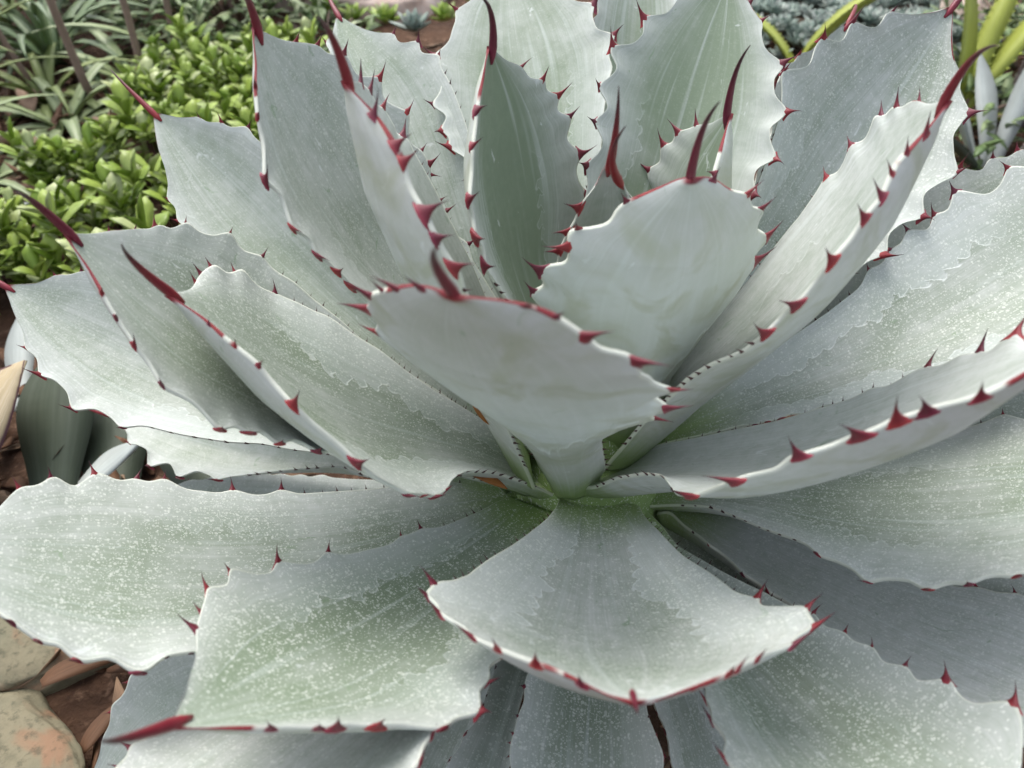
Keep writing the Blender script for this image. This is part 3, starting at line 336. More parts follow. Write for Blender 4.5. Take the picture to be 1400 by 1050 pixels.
def frame(p):
    az, el, k, k2, kaz, L, W, roll, cup, tm, wb, bx, by, bz = p
    tt = (ts[:-1]+ts[1:])/2
    a = az+kaz*tt; e = el+k*tt+k2*(tt*tt-.33)
    d = np.stack([np.cos(e)*np.cos(a), np.cos(e)*np.sin(a), np.sin(e)], -1)*L/(NS-1)
    M = np.vstack([np.zeros(3), np.cumsum(d, 0)])+np.array([bx, by, bz])
    a = az+kaz*ts; e = el+k*ts+k2*(ts*ts-.33)
    T = np.stack([np.cos(e)*np.cos(a), np.cos(e)*np.sin(a), np.sin(e)], -1)
    S = np.stack([-np.sin(a), np.cos(a), 0*a], -1); N = np.cross(T, S)
    S, N = S*math.cos(roll)+N*math.sin(roll), N*math.cos(roll)-S*math.sin(roll)
    x = np.clip(ts/tm, 0, 1); g = wb+(1-wb)*(x*x*(3-2*x)); y = np.clip((ts-tm)/(1-tm), 0, 1); g = g*(1-y**2.1)
    hw = W*g/2; c = cup*(.35+.65*np.sin(np.pi*ts**.8))
    Ec = M+S*(hw*np.cos(c))[:, None]+N*(hw*np.sin(c))[:, None]
    Ew = M-S*(hw*np.cos(c))[:, None]+N*(hw*np.sin(c))[:, None]
    return M, T, S, N, Ec, Ew
NV, NU = 150, 34
td = np.linspace(0, 1, NV)**0.9
def up_(A): return np.stack([np.interp(td, ts, A[:, i]) for i in range(A.shape[1])], -1)
def unit(A): return A/np.maximum(np.linalg.norm(A, axis=-1, keepdims=True), 1e-9)
def tooth_mesh(curl, seed):
    rng = random.Random(seed); V = []; F = []; UV = []; n = 8; K = 9
    for i in range(K):
        s = (i/(K-1))**1.2
        x0 = curl*(s**1.8); hx = 0.58*(1-s)**3.6+0.11*(1-s)+0.006; hz = 0.17*(1-s)**1.3+0.008
        for j in range(n):
            q = 2*math.pi*j/n
            V.append((x0+hx*math.cos(q), -0.22+1.5*s, hz*math.sin(q))); UV.append((j/n, s))
    for i in range(K-1):
        for j in range(n): F.append((i*n+j, i*n+(j+1) % n, (i+1)*n+(j+1) % n, (i+1)*n+j))
    F.append(tuple((K-1)*n+j for j in range(n)))
    return V, F, UV
TOOTH = []
for i, c in enumerate((0.55, 0.3, -0.35, 0.1, -0.6)):
    V, F, UV = tooth_mesh(c, i)
    me = bpy.data.meshes.new('marginal_tooth'); me.from_pydata(V, [], F); me.materials.append(M_SP)
    me.polygons.foreach_set('use_smooth', [True]*len(me.polygons))
    l = me.uv_layers.new(name='UVMap')
    for lp in me.loops: l.data[lp.index].uv = UV[lp.vertex_index]
    TOOTH.append(me)
TV, TF, _ = tooth_mesh(0.3, 9)

# how far the midrib sags below the margins (share of the width), and the size of the teeth, where a leaf differs
SAG = {'R2': 0.085, 'L3': 0.085, 'L15': 0.02, 'L9': 0.03, 'F1': 0.13, 'F2': 0.10, 'C1': 0.05, 'C2': 0.05, 'L4': 0.05, 'L1': 0.05, 'C3': 0.05, 'C3b': 0.0, 'C4': 0.02, 'L6': 0.0, 'L6b': 0.0, 'B1': 0.0, 'B3': 0.0}
TS = {'F1': 0.85, 'F2': 0.72, 'L1': 0.75, 'L3': 0.72, 'L4': 0.62, 'L5': 0.8, 'L6': 0.7, 'R5': 0.62, 'R3': 0.62, 'R4': 0.5, 'R1': 0.7, 'B0': 0.5, 'B1': 0.5, 'B2': 0.45, 'B3': 0.45, 'B0b': 0.5, 'BL': 0.5, 'L7': 0.7, 'L8': 0.8, 'L10': 0.8, 'R3b': .5, 'R6': .5, 'L6b': .5, 'C5': 0.5}
agave = thing('agave_plant', 'large glaucous grey-green agave rosette with red spines, filling the middle of the bed', 'agave', (0, 0, GZ))
OFFS = Vector((0, 0, -GZ))
def build_leaf(key, d):
    rng = random.Random(key)
    p = d['p']; L, W = p[5], p[6]
    M, T, S, N, Ec, Ew = frame(p)
    M, T, S, N = up_(M), unit(up_(T)), unit(up_(S)), unit(up_(N)); E = [up_(Ec), up_(Ew)]
    dv = []; hf = []
    for k in (0, 1):
        o = np.array(d['o'][k]); o = o[np.argsort(o[:, 0])]
        if o[0, 0] > 0.02: o = np.vstack([[0, 0, 0, 0], o])
        if o[-1, 0] < 0.999: o = np.vstack([o, [1, 0, 0, 0]])
        D = np.stack([np.interp(td, o[:, 0], o[:, 1+i]) for i in range(3)], -1)
        for _ in range(2):
            D[1:-1] = (D[:-2]+2*D[1:-1]+D[2:])/4
        lowf = D.copy()
        for _ in range(160): lowf[1:-1] = (lowf[:-2]+2*lowf[1:-1]+lowf[2:])/4
        dv.append(lowf); hf.append(D-lowf)
    sm = (dv[0]+dv[1])/2
    for _ in range(300): sm[1:-1] = (sm[:-2]+2*sm[1:-1]+sm[2:])/4
    M = M+sm*np.clip(td*(1-td)*4, 0, 1)[:, None]*0.6
    M = M-N*(SAG.get(key, 0.03)*W*np.sin(math.pi*np.clip(td, 0, 1)**1.15)**1.2)[:, None]
    teeth = []; E0 = []
    for k in (0, 1):
        E[k] = E[k]+dv[k]; E0.append(E[k]); E[k] = E[k]+hf[k]
        out = unit(E0[k]-M)
        big = list(d['t'][k])
        t0 = min(big) if big else 0.95
        sml = []; t = 0.10
        while t < t0-0.035: sml.append(t); t += rng.uniform(0.022, 0.036)
        if not big: big = [x for x in sml if x > 0.5][::2]; sml = [x for x in sml if x <= 0.5]
        elif t0 > 0.55: pass
        # every tooth sits on a little boss of the margin
        for x in big:
            gs = np.exp(-((td-x)*L/0.0085)**2)
            E[k] = E[k]+out*((gs-0.35*np.exp(-((td-x)*L/0.022)**2))*(0.0075*TS.get(key, 1.0) if key in TS else 0.0062))[:, None]
        teeth.append((big, sml, out))
    th = 0.011*np.clip((1-td)*5, 0.12, 1)*(1+0.5*np.clip(1-td*4, 0, 1))*min(1, W/0.15)
    # cross-section rings: upper skin from -1 to 1, rounded rim, lower skin back
    us = np.sin(np.linspace(-1, 1, NU)*math.pi/2*0.93)/math.sin(math.pi/2*0.93)
    V = []; UV = []; U2 = []; F = []; FM = []; uo, vo_ = rng.uniform(0, 40), rng.uniform(0, 40)
    a = [None, None]
    for k in (0, 1):
        q = E0[k]-M; a[k] = ((q*S).sum(1), (q*N).sum(1), (q*T).sum(1))
    rngn = rng.uniform(0, 50)
    for i in range(NV):
        ring = []
        for u in us:
            k = 0 if u > 0 else 1; x = abs(u)
            s_, n_, t_ = a[k][0][i], a[k][1][i], a[k][2][i]
            ring.append(M[i]+S[i]*(s_*x)+N[i]*(n_*x**1.7)+T[i]*(t_*x**1.5)+(E[k][i]-E0[k][i])*x**7)
        ring = np.array(ring)
        wv = 0.0012*np.array([noise.noise(Vector((td[i]*7+rngn, u*2.2, 3))) for u in us[::3]])
        ring += N[i]*(np.interp(us, us[::3], wv)*math.sin(math.pi*td[i]))[:, None]
        for j, u in enumerate(us): V.append(ring[j]); UV.append(((u+1)/2, td[i])); U2.append((u*abs(a[0 if u > 0 else 1][0][i])+uo, td[i]*L+vo_))
        e = min(0.0012, 0.35*th[i])
        for j in range(NU-1, -1, -1):
            u = us[j]; x = abs(u)
            V.append(ring[j]-N[i]*(2*e+th[i]*(1-x**2.2))); UV.append(((u+1)/2, td[i])); U2.append((u*abs(a[0 if u > 0 else 1][0][i])+uo+3, td[i]*L+vo_))
    n2 = NU*2
    for i in range(NV-1):
        for j in range(n2):
            F.append((i*n2+j, i*n2+(j+1) % n2, (i+1)*n2+(j+1) % n2, (i+1)*n2+j)); FM.append(0 if j < NU-1 else 1)
    F.append(tuple(range(n2-1, -1, -1))); FM.append(1); F.append(tuple((NV-1)*n2+j for j in range(n2))); FM.append(1)
    V = [Vector(v)+OFFS for v in V]
    lo = obj('leaf', V, F, [M_UP, M_LO], agave, True, UV, FM, U2)
    st = STYLE.get(key, (0.6, 0.0, 0.6)); lo.color = (st[0], 0.5+st[1], st[2], 1)
    # terminal spine
    tip = Vector(M[-1]); sv = Vector(d['s']); Tt = Vector(T[-1]); K = 14; ln = sv.length
    path = []; rad = []
    for i in range(K):
        s = i/(K-1)
        b0 = tip-Tt*0.011; b1 = tip+(Tt+Vector((0, 0, -0.25))+0.25*Vector(N[-1])).normalized()*ln*0.5; b2 = tip+sv
        path.append(b0*(1-s)**2+b1*2*s*(1-s)+b2*s*s+OFFS); rad.append((0.0030*(1-s)**0.9*min(1, 0.25+s*6.5)+0.0002)*min(1.0, 0.45+ln*10))
    V, F, UV = tube_data(path, rad, 8); obj('terminal_spine', V, F, M_SP, lo, True, UV)
    # marginal teeth
    SV, SF = [], []
    for k in (0, 1):
        big, sml, out = teeth[k]
        for x, isb in [(x, 1) for x in big]+[(x, 0) for x in sml]:
            i = int(np.argmin(abs(td-x))); i = min(max(i, 2), NV-3)
            tg = Vector(E[k][i+2]-E[k][i-2]).normalized(); o_ = Vector(out[i])
            if not isb: o_ = o_
            nn = tg.cross(o_).normalized()
            if nn.dot(Vector(N[i])) < 0: nn = -nn
            o_ = nn.cross(tg)
            if o_.dot(Vector(out[i])) < 0: o_ = -o_
            o_ = (o_+nn*(rng.uniform(0.45, 1.1) if key not in ('C1', 'C2', 'C3') else rng.uniform(-0.25, 0.1))).normalized(); nn = tg.cross(o_).normalized()
            size = (0.0118*TS.get(key, 1.0)*rng.uniform(0.65, 1.2)*(1-0.45*max(0, (x-0.85)/0.15)) * (0.6+0.4*min(1, x/0.5))) if isb else 0.0040*rng.uniform(.7, 1.2)
            sx = size*rng.uniform(0.75, 1.05); base = Vector(E[k][i])-Vector(N[i])*0.0013-o_*size*0.02
            m = Matrix((tuple(tg*sx)+(0,), tuple(o_*size)+(0,), tuple(nn*size)+(0,), (0, 0, 0, 1))).transposed()
            m.translation = base+OFFS
            if isb:
                t_ = bpy.data.objects.new('marginal_tooth', rng.choice(TOOTH)); link(t_, lo); t_.matrix_local = m
            else:
                b = len(SV); SV += [m @ Vector(v) for v in TV]; SF += [tuple(q+b for q in f) for f in TF]
    if SV: tag(obj('small_teeth', SV, SF, M_SM, lo), kind='stuff')
    return lo
# (amount of white specks, extra green, bud imprint) where a leaf differs from the rest
STYLE = {'C1': (0.05, 0.0, 0.8), 'C2': (0.05, 0.15, 1.0), 'C3': (0, -0.2, 0.2), 'C3b': (0, 0, 0), 'C4': (0, 0.4, 0.2), 'L12': (0.02, 0.75, 0.3), 'L13': (0.1, 0.6, 0.4), 'L11': (0.15, 0.35, 0.4), 'L16': (0.1, 0.4, 0.2),
         'L9': (0.2, -0.1, 0.3), 'L15': (0.15, -0.25, 0.4), 'R2': (0.1, -0.45, 0.4), 'F1': (0.9, -0.1, 1.0), 'F2': (1.0, 0.45, 0.6), 'L1': (0.9, 0.1, 0.3), 'L3': (0.8, 0.25, 0.8),
         'R1': (0.8, 0.0, 0.9), 'R3': (0.8, 0.2, 0.4), 'R5': (1.0, 0.25, 0.2), 'R4': (0.6, -0.5, 0.1), 'B2': (0.9, 0.1, 0.2), 'B1': (0.8, 0.0, 0.1), 'L5': (0.4, -0.15, 0.8), 'L6': (0.4, -0.2, 0.3),
         'L4': (0.6, 0.25, 0.3), 'L7': (0.3, 0.1, 0.3), 'L8': (0.5, -0.05, 0.5), 'L10': (0.3, 0.2, 0.2), 'L14': (0.7, 0.05, 0.6), 'BL': (0.4, 0.1, 0), 'B0': (0.8, -0.3, 0)}
for key, d in LEAVES.items(): build_leaf(key, d)
# the short stem the leaves sit on
path = [(0, 0, z) for z in (0.0, 0.06, 0.12, 0.17, 0.20, 0.235)]
V, F, UV = tube_data([Vector(q) for q in path], [0.05, 0.06, 0.066, 0.060, 0.048, 0.02], 20)
st = obj('stem', V, F, M_UP, agave, True, [(0.5, 0.05)]*len(V), None, [(v.x, v.z) for v in V])

# ---------------------------------------------------------------- setting: ground
def mat_ground():
    n = NT('garden_soil'); P = n.tex('Object')
    a = n.noise(P, 9.0, 6, 0.65); b = n.noise(P, 60.0, 4, 0.65); v = n.voro(P, 38.0)
    c = n.mix(n.smooth(a, 0.35, 0.65), (0.05, 0.028, 0.018), (0.10, 0.055, 0.034))
    c = n.mix(n.smooth(b, 0.52, 0.72), c, (0.17, 0.105, 0.07)); c = n.mix(n.smooth(v, 0.12, 0.02, 0, 0.6), c, (0.035, 0.022, 0.015))
    return n.done(c, 0.95, n.bump(n.math('ADD', a, n.math('MULTIPLY', b, 0.5)), 0.8, 0.02), 0.2)
def axis(fine, lim, step): 
    q = list(np.arange(-fine, fine+1e-6, step)); d = step*1.6; x = fine
    out = []
    while x < lim: x += d; out.append(x); d *= 1.45
    return [-t for t in out[::-1]]+q+out
gx = axis(2.4, 120, 0.08); V = []; F = []
for x in gx:
    for y in gx:
        fade = max(0, 1-max(abs(x), abs(y))/3.2); z = GZ+fade*(0.035*noise.noise(Vector((x*1.7, y*1.7, 2)))+0.012*noise.noise(Vector((x*9, y*9, 5))))
        V.append((x, y, z))
m_ = len(gx)
for i in range(m_-1):
    for j in range(m_-1): F.append((i*m_+j, (i+1)*m_+j, (i+1)*m_+j+1, i*m_+j+1))
tag(obj('ground', V, F, mat_ground()), kind='structure')
def gz(x, y):
    fade = max(0, 1-max(abs(x), abs(y))/3.2)
    return GZ+fade*(0.035*noise.noise(Vector((x*1.7, y*1.7, 2)))+0.012*noise.noise(Vector((x*9, y*9, 5))))

# ---------------------------------------------------------------- foliage materials
def foliage(name, c1, c2, c3=None, rough=0.45, scale=14.0, streak=None, transl=0.15, edge=None):
    n = NT(name); P = n.tex('Object'); u, v, _ = n.sep(n.tex('UV'))
    geo = n.n.new('ShaderNodeNewGeometry'); ri = geo.outputs['Random Per Island']
    c = n.mix(ri, c1, c2)
    if c3: c = n.mix(n.smooth(n.math('FRACT', n.math('MULTIPLY', ri, 7.31)), 0.7, 0.95), c, c3)
    c = n.mix(n.ramp(n.noise(P, scale, 3), 0.35, 0.7, 0, 0.35), c, tuple(x*0.55 for x in c1))
    c = n.mix(n.ramp(n.noise(n.vec(n.math('MULTIPLY', u, 30.0), n.math('MULTIPLY', v, 3.0), ri), 1.0, 3), 0.4, 0.7, 0, 0.35), c, tuple(x*0.5 for x in c1))
    if streak: c = n.mix(n.smooth(n.noise(n.vec(n.math('MULTIPLY', u, 14.0), v), 1.0, 2), 0.45, 0.7), c, streak)
    if edge: c = n.mix(n.smooth(n.math('ABSOLUTE', n.math('MULTIPLY_ADD', u, 2.0, -1.0)), 0.72, 0.92), c, edge)
    n.b.inputs['Subsurface Weight'].default_value = 0.0
    m = n.done(c, rough, None, 0.4)
    tr = n.n.new('ShaderNodeBsdfTranslucent'); n._in(tr.inputs[0], c)
    mx = n.n.new('ShaderNodeMixShader'); mx.inputs[0].default_value = transl
    n.t.links.new(n.b.outputs[0], mx.inputs[1]); n.t.links.new(tr.outputs[0], mx.inputs[2])
    n.t.links.new(mx.outputs[0], n.n['Material Output'].inputs[0])
    return m
M_GC = foliage('ground_cover_leaf', (0.23, 0.36, 0.045), (0.43, 0.55, 0.12), (0.56, 0.62, 0.32), 0.32, 20, transl=0.2)
M_SHRUB = foliage('shrub_leaf', (0.11, 0.18, 0.06), (0.26, 0.36, 0.15), (0.40, 0.47, 0.27), 0.4, 20)
M_STRAP = foliage('strap_leaf', (0.20, 0.29, 0.11), (0.34, 0.42, 0.20), (0.40, 0.44, 0.30), 0.4, 9, streak=(0.46, 0.50, 0.33))
M_STRAP2 = foliage('strap_leaf_dark', (0.09, 0.15, 0.07), (0.17, 0.25, 0.11), None, 0.4, 9, streak=(0.22, 0.29, 0.14))
M_DRY = foliage('dry_leaf', (0.085, 0.04, 0.02), (0.20, 0.10, 0.05), (0.36, 0.25, 0.16), 0.7, 30, transl=0.1)
M_TANLEAF = foliage('tan_litter_leaf', (0.42, 0.27, 0.18), (0.50, 0.34, 0.24), None, 0.7, 30, transl=0.1)
M_ORANGE = foliage('orange_dry_leaf', (0.46, 0.19, 0.045), (0.42, 0.17, 0.05), None, 0.6, 90, transl=0.15)
M_MAT = foliage('grey_rosette_leaf', (0.20, 0.27, 0.23), (0.36, 0.43, 0.38), (0.50, 0.53, 0.49), 0.55, 30, transl=0.05)
M_ALOE = foliage('yellow_green_leaf', (0.40, 0.48, 0.07), (0.46, 0.50, 0.12), None, 0.4, 12, transl=0.15)
M_GRASS = foliage('grass_blade', (0.16, 0.25, 0.06), (0.32, 0.36, 0.14), (0.40, 0.34, 0.18), 0.5, 8, transl=0.2)
M_PALE = foliage('pale_agave_leaf', (0.50, 0.55, 0.52), (0.46, 0.50, 0.48), None, 0.6, 25, transl=0.05)
M_TAN = foliage('tan_dry_agave_leaf', (0.42, 0.34, 0.20), (0.48, 0.39, 0.25), None, 0.7, 16, streak=(0.52, 0.44, 0.31), transl=0.05, edge=(0.10, 0.045, 0.05))
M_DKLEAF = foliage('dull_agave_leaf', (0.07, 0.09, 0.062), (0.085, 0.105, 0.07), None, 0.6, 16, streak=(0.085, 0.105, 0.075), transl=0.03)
M_STEM = foliage('dry_stem', (0.22, 0.155, 0.12), (0.27, 0.19, 0.15), None, 0.8, 40, transl=0)

# ---------------------------------------------------------------- blades
def blade(V, F, UV, base, az, el, length, width, droop=0.0, fold=0.25, seg=6, prof='strap', twist=0.0, thick=0.0008, side=0.0):
    base = Vector(base); p = base.copy(); b = len(V); st = length/seg
    for i in range(seg+1):
        t = i/seg; e = el-droop*t; a = az+side*t
        T = Vector((math.cos(e)*math.cos(a), math.cos(e)*math.sin(a), math.sin(e)))
        S = Vector((-math.sin(a), math.cos(a), 0)); N = T.cross(S)
        q = twist*t; S, N = S*math.cos(q)+N*math.sin(q), N*math.cos(q)-S*math.sin(q)
        if i: p = p+T*st
        if prof == 'strap': w = (0.75+0.25*math.sin(math.pi*min(1, t*1.6)))*(1-max(0, (t-0.45)/0.55)**2)
        elif prof == 'spoon': w = (0.28+0.72*math.sin(math.pi*min(1, t*0.98)**1.35))*(1 if t < 0.99 else 0.15)
        elif prof == 'lance': w = math.sin(math.pi*(0.06+0.94*t)**0.8)**0.8 if t < 0.995 else 0.02
        elif prof == 'agave': x = min(1, t/0.55); w = (0.55+0.45*x*x*(3-2*x))*(1-max(0, (t-0.55)/0.45)**1.7)
        h = width*w/2+0.0002
        V += [p+S*h+N*h*fold, p+N*h*fold*0.15, p-S*h+N*h*fold, p-N*(thick+h*0.12)]
        UV += [(1, t), (0.5, t), (0, t), (0.5, t)]
    for i in range(seg):
        r = b+i*4
        for j in range(4): F.append((r+j, r+(j+1) % 4, r+4+(j+1) % 4, r+4+j))
    F.append((b+3, b+2, b+1, b)); F.append(tuple(b+seg*4+j for j in range(4)))
def blades(name, lst, mat, parent=None):
    V, F, UV = [], [], []
    for kw in lst: blade(V, F, UV, **kw)
    return obj(name, V, F, mat, parent, True, UV)
rnd = random.Random(21)
U = rnd.uniform
def inside(x, y, poly):
    c = False; j = len(poly)-1
    for i in range(len(poly)):
        xi, yi = poly[i]; xj, yj = poly[j]
        if (yi > y) != (yj > y) and x < (xj-xi)*(y-yi)/(yj-yi)+xi: c = not c
        j = i
    return c

# bright green ground cover left of the agave: shoots nobody could count
poly = [(-0.99, 0.44), (-0.58, 0.36), (-0.33, 0.62), (-0.36, 1.02), (-0.52, 1.28), (-0.80, 1.26), (-0.80, 1.02), (-0.74, 0.84), (-0.86, 0.70)]
L_ = []
n_ = 0
while n_ < 360:
    x, y = U(-1.05, -0.3), U(0.3, 1.35)
    if not inside(x, y, poly): continue
    n_ += 1; hgt = U(0.015, 0.085); s_ = U(0.9, 1.65)
    for k in range(rnd.randint(6, 9)):
        L_.append(dict(base=(x, y, gz(x, y)+hgt+0.004*k), az=k*2.4+U(-.3, .3), el=R(U(15, 35)+k*6), length=0.032*s_*U(.75, 1.15), width=0.0155*s_*U(.8, 1.2), droop=R(U(0, 30)), fold=0.35, seg=4, prof='spoon'))
    L_.append(dict(base=(x, y, gz(x, y)-.01), az=U(0, 6), el=R(85), length=hgt+0.025, width=0.004, fold=0.2, seg=2))
tag(blades('ground_cover', L_, M_GC), 'bright green mat of small fleshy rounded leaves beside the agave', 'ground cover', kind='stuff')

# darker leafy shrubs behind it
def shrub(x, y, r, h, nleaf, label, mat=None, ls=0.05):
    t = thing('leafy_shrub', label, 'shrub', (x, y, gz(x, y)), 'leafy shrubs behind the ground cover')
    L_ = []; stems = []
    for k in range(nleaf):
        a = U(0, 6.283); q = U(0, 1)**0.5*r; zz = U(0.1, 1)**0.8*h*(1-0.55*(q/r)**2)
        L_.append(dict(base=(q*math.cos(a), q*math.sin(a), zz), az=a+U(-1.2, 1.2), el=R(U(-10, 55)), length=ls*U(.7, 1.2), width=ls*0.34*U(.8, 1.2), droop=R(U(10, 50)), fold=0.3, seg=3, prof='lance'))
    blades('foliage', L_, mat or M_SHRUB, t)
    for k in range(9):
        a = U(0, 6.283); e = Vector((math.cos(a)*r*.6, math.sin(a)*r*.6, h*0.8))
        V, F, UV = tube_data([Vector((0, 0, -0.02)), e*0.5+Vector((0, 0, h*.1)), e], [0.005, 0.004, 0.002], 5); obj('stem', V, F, M_STEM, t, True, UV)
for (x, y, r, h, nl, lab) in [(-0.74, 1.52, 0.26, 0.20, 620, 'dense dark green leafy shrub right behind the bright ground cover'),
                              (-0.98, 1.72, 0.26, 0.24, 560, 'dark green leafy shrub between the dry stalks and the pale rock'),
                              (-0.50, 1.36, 0.13, 0.10, 170, 'low dark green shrub at the foot of the pale pinkish rock'),
                              (-1.35, 1.95, 0.34, 0.30, 520, 'tall grassy-looking dark shrub far behind the strap-leaved plants'),
                              (-0.70, 2.30, 0.40, 0.34, 520, 'far dark green shrub behind the pale pinkish rock')]:
    shrub(x, y, r, h, nl, lab)

# strap-leaved plants among the litter
def strap_plant(x, y, n, ln, wd, label, mat, lo=25, hi=75, dr=95, az0=0, az1=6.283):
    t = thing('strap_leaf_plant', label, 'plant', (x, y, gz(x, y)), 'strap-leaved plants in the litter')
    for k in range(n):
        a = az0+(k+U(-.3, .3))*(az1-az0)/n
        blades('leaf', [dict(base=(0.012*math.cos(a), 0.012*math.sin(a), 0), az=a, el=R(U(lo, hi)), length=ln*U(.7, 1.15), width=wd*U(.8, 1.2), droop=R(dr*U(.7, 1.2)), fold=0.35, seg=9, side=U(-.4, .4))], mat, t)
strap_plant(-0.93, 0.98, 15, 0.30, 0.024, 'pale striped strap-leaved plant arching round the thick dry stalks', M_STRAP)
strap_plant(-0.99, 0.76, 12, 0.24, 0.018, 'small pale strap-leaved plant on brown litter beside the white broken leaf', M_STRAP, 15, 55, 90)
strap_plant(-1.08, 1.28, 18, 0.40, 0.022, 'dark green strap-leaved tussock behind the pale striped one', M_STRAP2, 40, 85, 110)
strap_plant(-0.80, 1.30, 12, 0.30, 0.026, 'light green broad-bladed strap plant in front of the dark shrub', M_STRAP, 40, 80, 110)
strap_plant(-1.32, 1.52, 20, 0.42, 0.016, 'narrow grassy tussock at the back beside the dry stalks', M_GRASS, 50, 88, 70)
strap_plant(-1.22, 1.05, 18, 0.36, 0.014, 'narrow yellow-green grassy tussock left of the thick dry stalks', M_GRASS, 50, 88, 80)
strap_plant(-1.02, 1.10, 16, 0.26, 0.020, 'yellowing strap-leaved plant between the thick and thin dry stalks', M_GRASS, 20, 70, 100)
strap_plant(-0.86, 1.16, 14, 0.22, 0.024, 'pale strap-leaved plant close behind the thick leaning stalk', M_STRAP, 30, 75, 100)
strap_plant(-1.12, 0.84, 14, 0.26, 0.016, 'thin-bladed pale plant on the litter at the far left', M_STRAP, 20, 70, 100)
strap_plant(-1.16, 1.42, 18, 0.34, 0.020, 'fresh green strap tussock at the foot of the far shrubs', M_STRAP2, 40, 85, 90)
for (x, y, az, ln, wd, lab) in [(-0.86, 1.09, 40, 0.10, 0.045, 'pale pinkish dry leaf standing beside the thick leaning stalk'), (-0.93, 0.88, 200, 0.09, 0.04, 'tan curled dry leaf under the pale strap-leaved plant'), (-1.01, 1.02, 120, 0.10, 0.035, 'tan dry leaf lying among the pale striped blades'), (-0.84, 0.97, 300, 0.08, 0.04, 'rust-coloured dry leaf at the edge of the ground cover')]:
    o = blades('dry_leaf', [dict(base=(0, 0, 0), az=R(az), el=R(35), length=ln, width=wd, droop=R(50), fold=0.7, seg=8, prof='lance', twist=0.8)], M_TANLEAF); o.location = (x, y, gz(x, y)+0.02); tag(o, lab, 'dry leaf')
# dry stalks
for (x, y, dx, dy, ln, r_, lab) in [(-0.885, 1.04, -0.05, 0.03, 0.62, 0.0075, 'thick leaning dry brown stalk beside the pale strap-leaved plant'),
                                    (-0.80, 1.09, -0.03, 0.08, 0.60, 0.007, 'dry brown stalk just behind the thick leaning one'),
                                    (-0.80, 1.27, 0.0, 0.05, 0.55, 0.0065, 'upright dry brown stalk in front of the dark shrub'),
                                    (-1.05, 1.12, -0.08, 0.05, 0.55, 0.0055, 'thin dry stalk rising from the grassy tussock'),
                                    (-1.15, 1.22, -0.02, 0.06, 0.60, 0.005, 'thinnest dry stalk behind the dark strap-leaved tussock'),
                                    (-0.88, 1.45, 0.10, 0.08, 0.60, 0.005, 'dry grey stalk leaning away into the dark shrub'),
                                    (-1.10, 0.93, -0.06, 0.0, 0.5, 0.005, 'short dry stalk left of the pale striped strap plant')]:
    b = Vector((x, y, gz(x, y)-0.01)); tp = Vector((dx, dy, ln)); pth = [b+tp*q+Vector((0.012*math.sin(q*5+x*9), 0.01*math.cos(q*4), 0)) for q in (0, .15, .3, .45, .6, .8, 1)]
    V, F, UV = tube_data(pth, [r_*(1.15-0.5*q) for q in (0, .15, .3, .45, .6, .8, 1)], 7)
    V = [v-b for v in V]
    o = obj('dry_stalk', V, F, M_STEM, None, True, UV); o.location = b; tag(o, lab, 'stalk', 'dry stalks left of the agave')

# litter of dead leaves on the soil
L_ = []
for (x0, x1, y0, y1, n_) in [(-1.4, -0.7, 0.45, 1.3, 800), (-0.75, -0.25, -0.35, 0.35, 420), (-0.6, 0.8, 0.5, 1.5, 260), (0.5, 1.2, 0.4, 1.4, 260), (-0.3, 0.7, -0.6, 0.3, 120)]:
    for k in range(n_):
        x, y = U(x0, x1), U(y0, y1)
        L_.append(dict(base=(x, y, gz(x, y)+U(0.001, 0.018)), az=U(0, 6.283), el=R(U(-12, 10)), length=U(.025, .075), width=U(.008, .022), droop=R(U(-50, 50)), fold=U(-.7, .7), seg=3, prof='lance', twist=U(-1, 1)))
tag(blades('leaf_litter', L_, M_DRY), 'brown dead leaves littering the soil under the plants', 'leaf litter', kind='stuff')

# ---------------------------------------------------------------- rocks
def mat_stone(name, c1, c2, c3, sc=14):
    n = NT(name); P = n.tex('Object'); a = n.noise(P, sc, 5, 0.6); b = n.noise(P, sc*7, 4, 0.6)
    c = n.mix(n.smooth(a, 0.38, 0.62), c1, c2); c = n.mix(n.smooth(n.noise(P, sc*0.8, 3, 0.6, dist=0.6), 0.54, 0.66, 0, 0.8), c, c3)
    c = n.mix(n.smooth(b, 0.50, 0.68, 0, 0.6), c, tuple(x*0.4 for x in c1)); c = n.mix(n.smooth(n.noise(P, sc*2.2, 5, 0.7), 0.50, 0.72, 0, 0.6), c, tuple(x*0.62 for x in c1))
    return n.done(c, 0.85, n.bump(n.math('ADD', a, n.math('MULTIPLY', b, 0.4)), 0.5, 0.006), 0.25)
M_ST1 = mat_stone('tan_stone', (0.155, 0.15, 0.10), (0.20, 0.178, 0.118), (0.25, 0.14, 0.085), 17)
M_ST2 = mat_stone('pink_rock', (0.62, 0.48, 0.41), (0.74, 0.63, 0.56), (0.56, 0.41, 0.33), 6)
